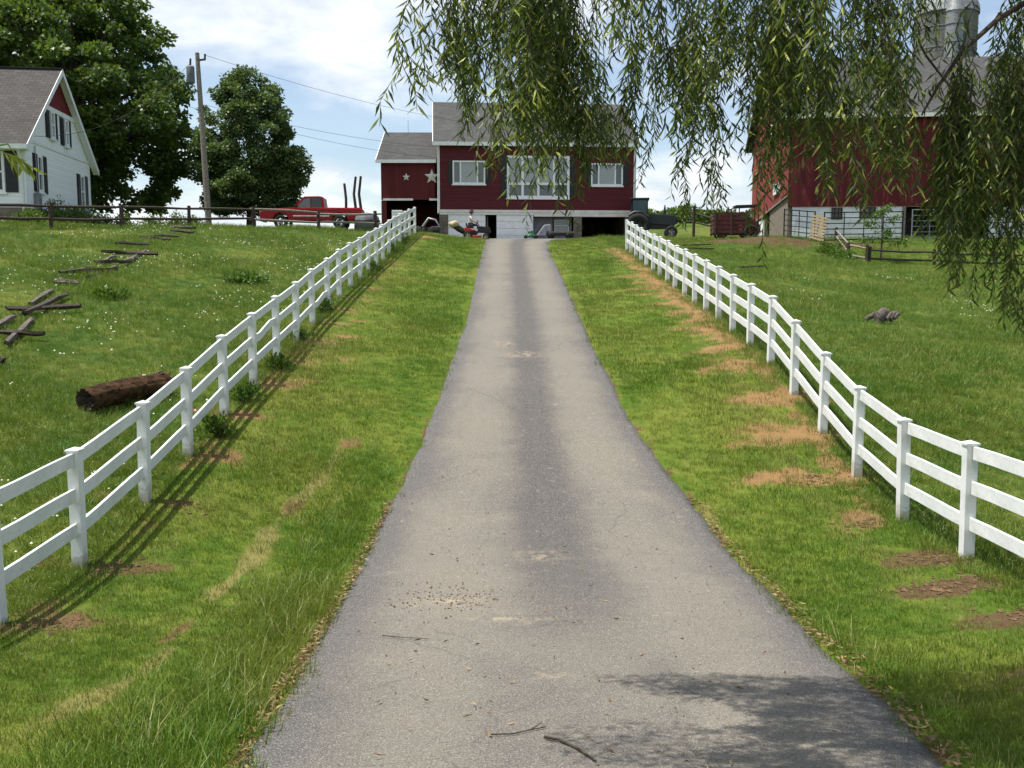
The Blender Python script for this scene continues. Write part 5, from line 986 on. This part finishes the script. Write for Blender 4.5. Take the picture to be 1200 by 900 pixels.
# ================================================================== vehicles and machines
def wheel(par, x, y, z, r, w, side, tyre=M['rubber'], rim=M['chrome'], spokes=5, name='wheel', rr_=.6):
    m = Matrix.Translation((x, y, z)) @ Matrix.Rotation(R(90)*side, 4, 'X'); root = MB(); root.lathe([(r*rr_, -w/2), (r*.92, -w/2), (r, -w*.3), (r, w*.3), (r*.92, w/2), (r*rr_, w/2), (r*rr_, -w/2)], 28, 0, m); t_ = root.obj(name, tyre, par)
    mb = MB(); mb.lathe([(0.001, w*.30), (r*.16, w*.32), (r*.2, w*.18)], 16, 0, m, False); mb.lathe([(r*rr_*.86, w*.42), (r*rr_, w*.42), (r*rr_, -w*.4)], 28, 0, m)
    for k in range(spokes):
        a = 2*math.pi*k/spokes; mb.bar(m @ Vector((math.cos(a)*r*.1, math.sin(a)*r*.1, w*.24)), m @ Vector((math.cos(a)*r*rr_*.9, math.sin(a)*r*rr_*.9, w*.36)), r*.16, w*.12, 0, (m.to_3x3() @ Vector((0, 0, 1))))
    mb.obj('rim', rim, t_); return t_
# pickup: nose to the left (-x), 5.5 m long
c = at(367, 54); PT = thing('pickup_truck', 'shiny red pickup truck parked on the hill crest behind the dark rail fence', 'pickup truck', c, R(4))
TR = M['truck_red']; hw = .96
def body(poly, w0, w1): mb = MB(); mb.prism(poly, w0, w1, 'y'); return mb
def wheelarch(cx, r, z0, n=8): return [(cx+r*math.cos(a), z0+r*math.sin(a)) for a in np.linspace(math.pi, 0, n)]
low = [(-2.72, .48), (-2.05, .42)]+wheelarch(-1.62, .43, .42)+[(-1.15, .42), (1.05, .42)]+wheelarch(1.55, .43, .42)+[(2.05, .46), (2.72, .5), (2.74, 1.12), (.62, 1.14), (-.95, 1.13), (-1.5, 1.11), (-2.5, 1.02), (-2.72, .9)]
body(low, -hw, hw).obj('body', TR, PT, .05)
body([(-1.0, 1.1), (-.35, 1.74), (.45, 1.76), (.66, 1.72), (.74, 1.1)], -hw+.1, hw-.1).obj('cab', TR, PT, .05)
for s in (-1, 1):
    y0, y1 = (s*(hw-.09)-.012, s*(hw-.09)+.012)
    for poly in ([(-.78, 1.14), (-.30, 1.62), (-.02, 1.64), (-.02, 1.14)], [(.06, 1.14), (.06, 1.64), (.55, 1.65), (.6, 1.14)]): body(poly, y0, y1).obj('side_window', M['glass_dark'] if poly[0][0] > 0 else M['glass'], PT)
    mb = MB(); mb.box(-.95, 1.0, s*hw-.012, s*hw+.012, .66, .72); mb.obj('trim_strip', M['chrome'], PT)
    mb = MB(); mb.box(-.9, .72, s*hw-.006, s*hw+.006, .5, .52); mb.box(-.02, 0, s*hw-.006, s*hw+.006, .52, 1.1); mb.box(.7, .72, s*hw-.006, s*hw+.006, .52, 1.1); mb.obj('door_seam', M['black'], PT)
    mb = MB(); mb.box(-.15, .0, s*hw-.01, s*hw+.03, .92, .96); mb.obj('door_handle', M['black'], PT)
    mb = MB(); mb.box(-.86, -.72, s*(hw+.02), s*(hw+.2), 1.12, 1.3); mb.obj('mirror', M['black'], PT, .02)
    mb = MB(); mb.box(-2.76, -2.6, s*.62-.2, s*.62+.2, .78, .95); mb.obj('headlight', M['glass_pale'], PT, .02)
    mb = MB(); mb.box(2.7, 2.755, s*.85-.08, s*.85+.08, .75, 1.05); mb.obj('tail_light', M['mower_red'], PT, .01)
    for x in (-1.62, 1.55): wheel(PT, x, s*(hw-.12), .37, .37, .25, 1 if s < 0 else -1, rim=M['steel'])
mb = MB(); mb.add([(-1.02, -.78, 1.13), (-1.02, .78, 1.13), (-.37, .70, 1.74), (-.37, -.70, 1.74)], [(0, 1, 2, 3)]); mb.obj('windscreen', M['glass_dark'], PT)
mb = MB(); mb.box(-2.82, -2.66, -.9, .9, .42, .62); mb.obj('front_bumper', M['chrome'], PT, .03); mb = MB(); mb.box(2.7, 2.88, -.85, .85, .5, .66); mb.obj('rear_bumper', M['chrome'], PT, .03)
mb = MB(); mb.box(-2.76, -2.7, -.4, .4, .68, .95); mb.obj('grille', M['black'], PT)
mb = MB(); mb.box(.8, 2.68, -.82, .82, 1.135, 1.15); mb.obj('bed_floor', M['black'], PT)
for px_, dx, top, lb in ((405, .0, 215, 'shorter crooked bare post standing behind the pickup bed'), (416.5, .0, 207, 'tall crooked bare post behind the pickup tailgate, left of the pair'), (422.5, .1, 206.5, 'tall bare post behind the pickup tailgate, right of the pair')):
    b_ = at(px_, 55.6); tp_ = P(px_-1.5 if px_ < 410 else px_+.3, top, 55.6)-b_; mb = MB(); mb.tube([(0, 0, -.2), (.04, 0, tp_.z*.4), (-.06 if px_ > 410 else .05, 0, tp_.z*.68), tp_], [.085, .085, .075, .07], 8); o = mb.obj('bare_post', M['dark_wood']); o.location = b_; tag(o, lb, 'post', 'posts behind the pickup')
# grey covered bin beside the fence end
c = at(430, 53.5); BN = thing('grey_bin', 'grey rounded bin standing beside the last post of the crest fence', 'bin', c); mb = MB(); mb.lathe([(.02, 0), (.62, 0), (.70, .5), (.66, .75), (.5, .95), (.02, 1.02)], 20); mb.obj('tub', M['grey_plain'], BN); mb = MB(); mb.lathe([(.69, .5), (.73, .52), (.73, .58), (.69, .6)], 20); mb.obj('band', M['black'], BN)
# tractor, nose to the right
c = at(771, 65); c.z = g1(c.x, 65); TT = thing('tractor', 'dark cab tractor parked on the grass right of the barn house, nose to the right', 'tractor', c, R(-6)); mb = MB()
mb.prism([(-.7, .95), (1.05, .8), (1.2, 1.0), (1.2, 1.42), (1.05, 1.52), (-.7, 1.62)], -.38, .38, 'y'); mb.obj('hood', M['tractor'], TT, .05)
mb = MB(); mb.box(-1.9, 1.0, -.3, .3, .62, .95); mb.obj('chassis', M['black'], TT, .04)
mb = MB()
for x, y in ((-1.75, -.6), (-1.75, .6), (-.72, -.6), (-.72, .6)): mb.bar((x, y, 1.1), (x*.97-.03, y*.95, 2.5), .07, .07)
mb.box(-1.8, -.68, -.64, .64, 1.02, 1.4); mb.obj('cab_frame', M['tractor'], TT)
mb = MB(); mb.box(-1.88, -.6, -.68, .68, 2.5, 2.64); mb.obj('cab_roof', M['tractor'], TT, .05)
for s in (-1, 1): mb = MB(); mb.box(-1.68, -.76, s*.6-.01, s*.6+.01, 1.41, 2.48); mb.obj('cab_window', M['teal_glass'], TT)
mb = MB(); mb.box(-.74, -.72, -.55, .55, 1.66, 2.48); mb.obj('windscreen', M['teal_glass'], TT)
mb = MB(); mb.tube([(.45, .2, 1.5), (.45, .2, 2.05)], .07, 10); mb.tube([(.45, .2, 2.05), (.45, .2, 2.2)], .045, 8); mb.obj('exhaust_pipe', M['black'], TT)
mb = MB(); mb.box(1.2, 1.24, -.3, .3, .95, 1.4); mb.obj('grille', M['black'], TT)
for s in (-1, 1):
    wheel(TT, -1.35, s*.85, .8, .8, .44, 1 if s < 0 else -1, rim=M['tractor'], spokes=6, rr_=.5); wheel(TT, .85, s*.75, .40, .40, .26, 1 if s < 0 else -1, rim=M['steel'], spokes=5, rr_=.5)
    mb = MB(); mb.tube([(-1.95, s*.85, 1.45), (-1.6, s*.85, 1.68), (-1.1, s*.85, 1.68), (-.65, s*.85, 1.35)], .12, 6); mb.obj('fender', M['tractor'], TT)
mb = MB(); mb.box(-1.55, -1.1, -.25, .25, 1.1, 1.25); mb.box(-1.6, -1.5, -.25, .25, 1.25, 1.8); mb.obj('seat', M['black'], TT, .03)
# red slatted wagon
c = at(862, 59.5); WG = thing('farm_wagon', 'old red slat-sided farm wagon with dark frame parked against the red barn', 'wagon', c, R(-3))
for s in (-1, 1):
    for j in range(5): mb = MB(); mb.box(-1.35, .55, s*.75-.02, s*.75+.02, .35+.26*j, .35+.26*j+.19); mb.obj('side_board', M['wagon_red'], WG)
    for x in (-1.35, -.4, .5): mb = MB(); mb.box(x-.05, x+.05, s*.8-.03, s*.8+.03, .25, 1.72); mb.obj('stake', M['dark_wood'], WG)
    wheel(WG, .78, s*.82, .42, .42, .2, 1 if s < 0 else -1, rim=M['wagon_red'], spokes=6); wheel(WG, -.9, s*.62, .3, .3, .18, 1 if s < 0 else -1, rim=M['wagon_red'], spokes=6)
for j in range(5): mb = MB(); mb.box(-1.41, -1.37, -.7, .7, .35+.26*j, .35+.26*j+.19); mb.obj('end_board', M['wagon_red'], WG)
mb = MB(); mb.box(-1.35, 1.3, -.7, .7, .28, .36); mb.obj('bed', M['dark_wood'], WG)
mb = MB(); mb.prism([(.3, .37), (1.4, .37), (1.4, .8), (1.05, 1.15), (.3, 1.25)], -.62, .62, 'y'); mb.obj('front_housing', M['wagon_red'], WG, .04)
mb = MB()
for s in (-.6, .6): mb.bar((.1, s, 1.2), (.1, s, 1.95), .06, .06); mb.bar((1.25, s, .9), (1.25, s, 1.98), .06, .06); mb.bar((1.25, s, 1.98), (.0, s, 1.93), .07, .07); mb.bar((-.0, s, 1.93), (-.5, s, 1.72), .07, .07)
mb.obj('canopy_frame', M['black'], WG); mb = MB(); mb.prism([(-.1, 1.96), (1.4, 2.0), (1.4, 2.06), (-.1, 2.02)], -.66, .66, 'y'); mb.obj('canopy', M['black'], WG)
mb = MB(); mb.box(.15, 1.0, -.5, .5, 1.26, 1.5); mb.obj('grey_cover', M['steel'], WG, .05)
# planks on the bare ground by the wagon
for lb, a, b_ in (('dark plank lying on bare ground below the wagon, upper one', (800, 289.5), (832, 288.5)), ('dark plank lying on bare ground below the wagon, lower one', (806, 293), (836, 294)), ('dark stick lying in the right pasture grass near the fence top', (867, 316), (893, 314.5))):
    p, q = gp(*a), gp(*b_); m = (p+q)/2; mb = MB(); mb.bar(p-m, q-m, .18, .08); o = mb.obj('plank', M['dark_wood'], None, .01); o.location = m+Vector((0, 0, .1)); tag(o, lb, 'plank', 'planks on the ground')
# pallet leaning on the gate
c = gp(955, 279); c.y = min(c.y, 57); c = at(957, 56.5); PL = thing('pallet', 'pale slatted wooden pallet leaning upright against the fence', 'pallet', c, R(8)); PL.rotation_euler = (R(-10), R(12), R(8))
for j in range(8): mb = MB(); z = .12+j*.185; mb.box(-.42, .42, -.07, -.045, z, z+.115); mb.obj('slat', M['pallet'], PL)
for x in (-.4, 0, .4): mb = MB(); mb.box(x-.03, x+.03, -.042, .05, .05, 1.6); mb.obj('runner', M['grey_wood'], PL)
# pipe gates in front of the barn
def gate(lb, a, b_, h, n, ups, mat=M['black']):
    a, b_ = Vector(a), Vector(b_); gt = thing('pipe_gate', lb, 'gate', a, 0, 'pipe gates along the barn'); d = b_-a
    for j in range(n): z = .15+(h-.15)*j/(n-1); mb = MB(); mb.tube([Vector((0, 0, z)), d+Vector((0, 0, z))], .035 if j in (0, n-1) else .028, 6); mb.obj('rail', mat, gt)
    for k in range(ups): q = d*(k/(ups-1)); mb = MB(); mb.tube([q+Vector((0, 0, .0)), q+Vector((0, 0, h+.04))], .04 if k in (0, ups-1) else .028, 6); mb.obj('upright', mat, gt)
gate('black pipe gate left of the leaning pallet, angled against the white wall', at(919, 60.5)+Vector((0, 0, 0)), at(955, 57.5), 1.75, 6, 5); gate('long black pipe gate between the leaning pallet and the dark barn doorway', at(966, 57.2), at(1058, 58.5), 1.75, 6, 5)
gate('grey pipe gate across the dark barn doorway', at(1069, 59), at(1110, 59.2), 1.8, 6, 3, M['steel']); gate('black pipe gate at the right edge behind the willow drape', at(1158, 59), at(1230, 59.5), 1.75, 6, 4)
# push mower, trailer
c = at(622, 63.6); GM = thing('push_mower', 'green push mower with black handle and grey bag in front of the barn house', 'lawn mower', c, R(180)); mb = MB(); mb.lathe([(.05, .38), (.2, .38), (.24, .3), (.36, .28), (.42, .2), (.42, .1)], 20); mb.obj('deck', M['mower_green'], GM)
mb = MB(); mb.lathe([(.02, .52), (.12, .52), (.14, .38)], 14); mb.obj('engine', M['black'], GM)
for x, y in ((.33, -.3), (.33, .3), (-.33, -.3), (-.33, .3)): mb = MB(); mb.lathe([(.03, -.03), (.11, -.03), (.12, 0), (.11, .03), (.03, .03)], 14, 0, Matrix.Translation((x, y, .12)) @ Matrix.Rotation(R(90), 4, 'X')); mb.obj('wheel', M['rubber'], GM)
for y in (-.2, .2): mb = MB(); mb.tube([(-.25, y, .3), (-.95, y, 1.15)], .04, 6); mb.obj('handle', M['black'], GM)
mb = MB(); mb.tube([(-.95, -.2, 1.15), (-.95, .2, 1.15)], .04, 6); mb.obj('handle_grip', M['black'], GM); mb = MB(); mb.prism([(-.35, .2), (-.95, .15), (-1.35, .5), (-1.3, .95), (-.85, .9)], -.3, .3, 'y'); mb.obj('grass_bag', M['cloth_grey'], GM, .08)
c = at(657, 63.8); TL = thing('low_trailer', 'low dark flat trailer with grey deck in front of the barn house window', 'trailer', c); mb = MB(); mb.box(-.95, .85, -.5, .5, .38, .46); mb.obj('deck', M['grey_wood'], TL); mb = MB(); mb.box(-.95, .85, -.5, -.45, .22, .36); mb.box(-.95, .85, .45, .5, .22, .36); mb.box(-1.3, -.96, -.04, .04, .24, .32); mb.obj('frame', M['black'], TL)
for x in (-.6, .55):
    for s in (-1, 1): mb = MB(); mb.lathe([(.05, -.06), (.2, -.06), (.22, 0), (.2, .06), (.05, .06)], 16, 0, Matrix.Translation((x, s*.5, .22)) @ Matrix.Rotation(R(90), 4, 'X')); mb.obj('wheel', M['rubber'], TL)
# red riding mower with a bag, and its rider
c = at(555, 61.5); c.z -= .05; RM = thing('riding_mower', 'red and black riding mower with beige bag on the lawn below the garage door', 'riding mower', c, 0); mb = MB()
mb.prism([(-.35, .35), (.15, .3), (.3, .45), (1.0, .42), (1.08, .55), (1.02, .78), (.35, .86), (.25, .55), (-.3, .6)], -.3, .3, 'y'); mb.obj('chassis', M['black'], RM, .04)
mb = MB(); mb.prism([(-.55, .52), (.08, .52), (.12, .62), (-.1, .66), (-.55, .78)], -.38, .38, 'y'); mb.obj('fender', M['mower_red'], RM, .04)
mb = MB(); mb.prism([(-.45, .74), (.0, .72), (.0, .82), (-.35, .84), (-.42, 1.05), (-.5, 1.05)], -.22, .22, 'y'); mb.obj('seat', M['black'], RM, .03)
mb = MB(); mb.tube([(.4, 0, .8), (.22, 0, 1.08)], .025, 6); mb.tube([(.22+.05*math.cos(a)*1, .17*math.sin(a), 1.08+.15*math.cos(a)) for a in np.linspace(0, 6.283, 17)], .02, 6); mb.obj('steering_wheel', M['black'], RM)
for s in (-1, 1):
    wheel(RM, -.35, s*.42, .28, .28, .2, 1 if s < 0 else -1, rim=M['beige'], spokes=4); wheel(RM, .78, s*.4, .2, .2, .14, 1 if s < 0 else -1, rim=M['beige'], spokes=4)
mb = MB(); mb.tube([(-.5, 0, .45), (-.9, 0, .68), (-1.25, 0, .9)], [.16, .2, .16], 10); mb.obj('bag_frame', M['black'], RM)
bm = bmesh.new(); bmesh.ops.create_icosphere(bm, subdivisions=3, radius=.28)
for v in bm.verts: v.co = Vector((v.co.x*1.25, v.co.y*1.3, v.co.z*.8+.03*math.sin(v.co.x*17)))
me = bpy.data.meshes.new('bag'); bm.to_mesh(me); bm.free(); me.materials.append(M['beige']); link('grass_bag', me, RM, (-1.25, 0, .98))
mb = MB(); mb.box(-.2, .5, -.5, .5, .12, .26); mb.obj('mower_deck', M['mower_red'], RM, .04)

# ---- the rider: one skinned body, clothing grown from the same joints
def skin(name, verts, edges_, rad, mat, parent, sub=2, root=0):
    me = bpy.data.meshes.new(name); me.from_pydata(verts, edges_, []); ob = bpy.data.objects.new(name, me); COL.objects.link(ob); m = ob.modifiers.new('s', 'SKIN'); m.use_smooth_shade = True
    for i, r_ in enumerate(rad): me.skin_vertices[0].data[i].radius = r_ if isinstance(r_, tuple) else (r_, r_); me.skin_vertices[0].data[i].use_root = (i == root)
    if sub: ob.modifiers.new('u', 'SUBSURF').levels = sub
    bpy.context.view_layer.update(); ev = ob.evaluated_get(bpy.context.evaluated_depsgraph_get()); m2 = bpy.data.meshes.new_from_object(ev); m2.materials.clear(); m2.materials.append(mat); bpy.data.objects.remove(ob)
    return m2
PR = thing('person', 'person in white shirt, blue trousers and dark hat riding the red mower', 'person', c)
J = {'pelvis': (-.22, 0, .93), 'waist': (-.23, 0, 1.12), 'chest': (-.20, 0, 1.34), 'neck': (-.16, 0, 1.50), 'headlo': (-.13, 0, 1.58), 'head': (-.11, 0, 1.68), 'crown': (-.12, 0, 1.77)}
for s, n in ((-1, 'r'), (1, 'l')):
    J.update({'sh'+n: (-.18, s*.19, 1.43), 'el'+n: (-.06, s*.26, 1.17), 'wr'+n: (.14, s*.17, 1.10), 'ha'+n: (.21, s*.16, 1.11), 'hip'+n: (-.2, s*.1, .92), 'kn'+n: (.22, s*.17, .94), 'an'+n: (.32, s*.17, .56), 'to'+n: (.48, s*.17, .53)})
names = list(J); ix = {n: i for i, n in enumerate(names)}
E_ = [('pelvis', 'waist'), ('waist', 'chest'), ('chest', 'neck'), ('neck', 'headlo'), ('headlo', 'head'), ('head', 'crown')]
for n in 'rl': E_ += [('chest', 'sh'+n), ('sh'+n, 'el'+n), ('el'+n, 'wr'+n), ('wr'+n, 'ha'+n), ('pelvis', 'hip'+n), ('hip'+n, 'kn'+n), ('kn'+n, 'an'+n), ('an'+n, 'to'+n)]
RAD = {'pelvis': .13, 'waist': .12, 'chest': .13, 'neck': .05, 'headlo': .06, 'head': .088, 'crown': .06, 'sh': .06, 'el': .042, 'wr': .03, 'ha': .034, 'hip': .09, 'kn': .06, 'an': .042, 'to': .035}
bme = skin('body', [J[n] for n in names], [(ix[a], ix[b]) for a, b in E_], [RAD.get(n, RAD.get(n[:2], RAD.get(n[:3], .05))) for n in names], M['skin'], None); BO = link('body', bme, PR)
bm = bmesh.new(); bm.from_mesh(bme); fv = MB()
for s in (-1, 1):
    h = Vector((.22, s*.16, 1.11))
    for k in range(4): o_ = Vector((0, s*(-.024+.016*k), 0)); L = (.06, .07, .066, .05)[k]; fv.tube([h+o_, h+o_+Vector((L*.6, 0, .01)), h+o_+Vector((L*.9, 0, -.02)), h+o_+Vector((L*.7, 0, -.04))], [.009, .0085, .008, .006], 6)
    fv.tube([h+Vector((-.02, -s*.025, 0)), h+Vector((.02, -s*.045, -.01)), h+Vector((.05, -s*.035, -.03))], [.01, .009, .007], 6)
fv.tube([(-.03, 0, 1.69), (-.005, 0, 1.655), (-.03, 0, 1.645)], [.008, .014, .008], 6)
for s in (-1, 1): fv.lathe([(.003, -.012), (.02, -.006), (.026, .004), (.004, .01)], 8, 0, Matrix.Translation((-.12, s*.088, 1.665)) @ Matrix.Rotation(R(90), 4, 'X'))
tmp = fv.mesh('tmp', M['skin']); bm.from_mesh(tmp); bm.to_mesh(bme); bm.free()
mb = MB()
for s in (-1, 1): mb.box(-.036, -.026, s*.032-.01, s*.032+.01, 1.678, 1.69)
mb.box(-.04, -.028, -.02, .02, 1.615, 1.622); mb.obj('face_features', M['hat'], PR)
def sub(nm, keep, scale, mat):
    kk = [n for n in names if n in keep]; id2 = {n: i for i, n in enumerate(kk)}; return link(nm, skin(nm, [J[n] for n in kk], [(id2[a], id2[b]) for a, b in E_ if a in id2 and b in id2], [RAD.get(n, RAD.get(n[:2], RAD.get(n[:3], .05)))*scale+.008 for n in kk], M[mat], None), PR)
J2 = dict(J); J['elr'] = tuple(Vector(J2['shr']).lerp(Vector(J2['elr']), .75)); J['ell'] = tuple(Vector(J2['shl']).lerp(Vector(J2['ell']), .75)); J['neck'] = (-.17, 0, 1.46)
sub('shirt', {'waist', 'chest', 'neck', 'shr', 'shl', 'elr', 'ell', 'pelvis'}, 1.1, 'shirt'); J.update(J2)
sub('trousers', {'pelvis', 'hipr', 'hipl', 'knr', 'knl', 'anr', 'anl'}, 1.12, 'jeans')
for s in (-1, 1): mb = MB(); mb.prism([(.26, .49), (.52, .48), (.54, .54), (.4, .6), (.26, .62)], s*.17-.05, s*.17+.05, 'y'); mb.obj('shoe', M['black'], PR, .02)
mb = MB(); mb.lathe([(.19, 1.735), (.18, 1.75), (.105, 1.76), (.10, 1.84), (.06, 1.90), (.002, 1.91)], 18, 0, Matrix.Translation((-.12, 0, 0))); mb.lathe([(.19, 1.733), (.10, 1.735)], 18, 0, Matrix.Translation((-.12, 0, 0))); mb.obj('hat', M['hat'], PR)
mb = MB(); mb.lathe([(.095, 1.735), (.098, 1.69), (.085, 1.62)], 14, 0, Matrix.Translation((-.145, 0, 0))); mb.obj('hair', M['dark_wood'], PR)
print('willow strands', nst)
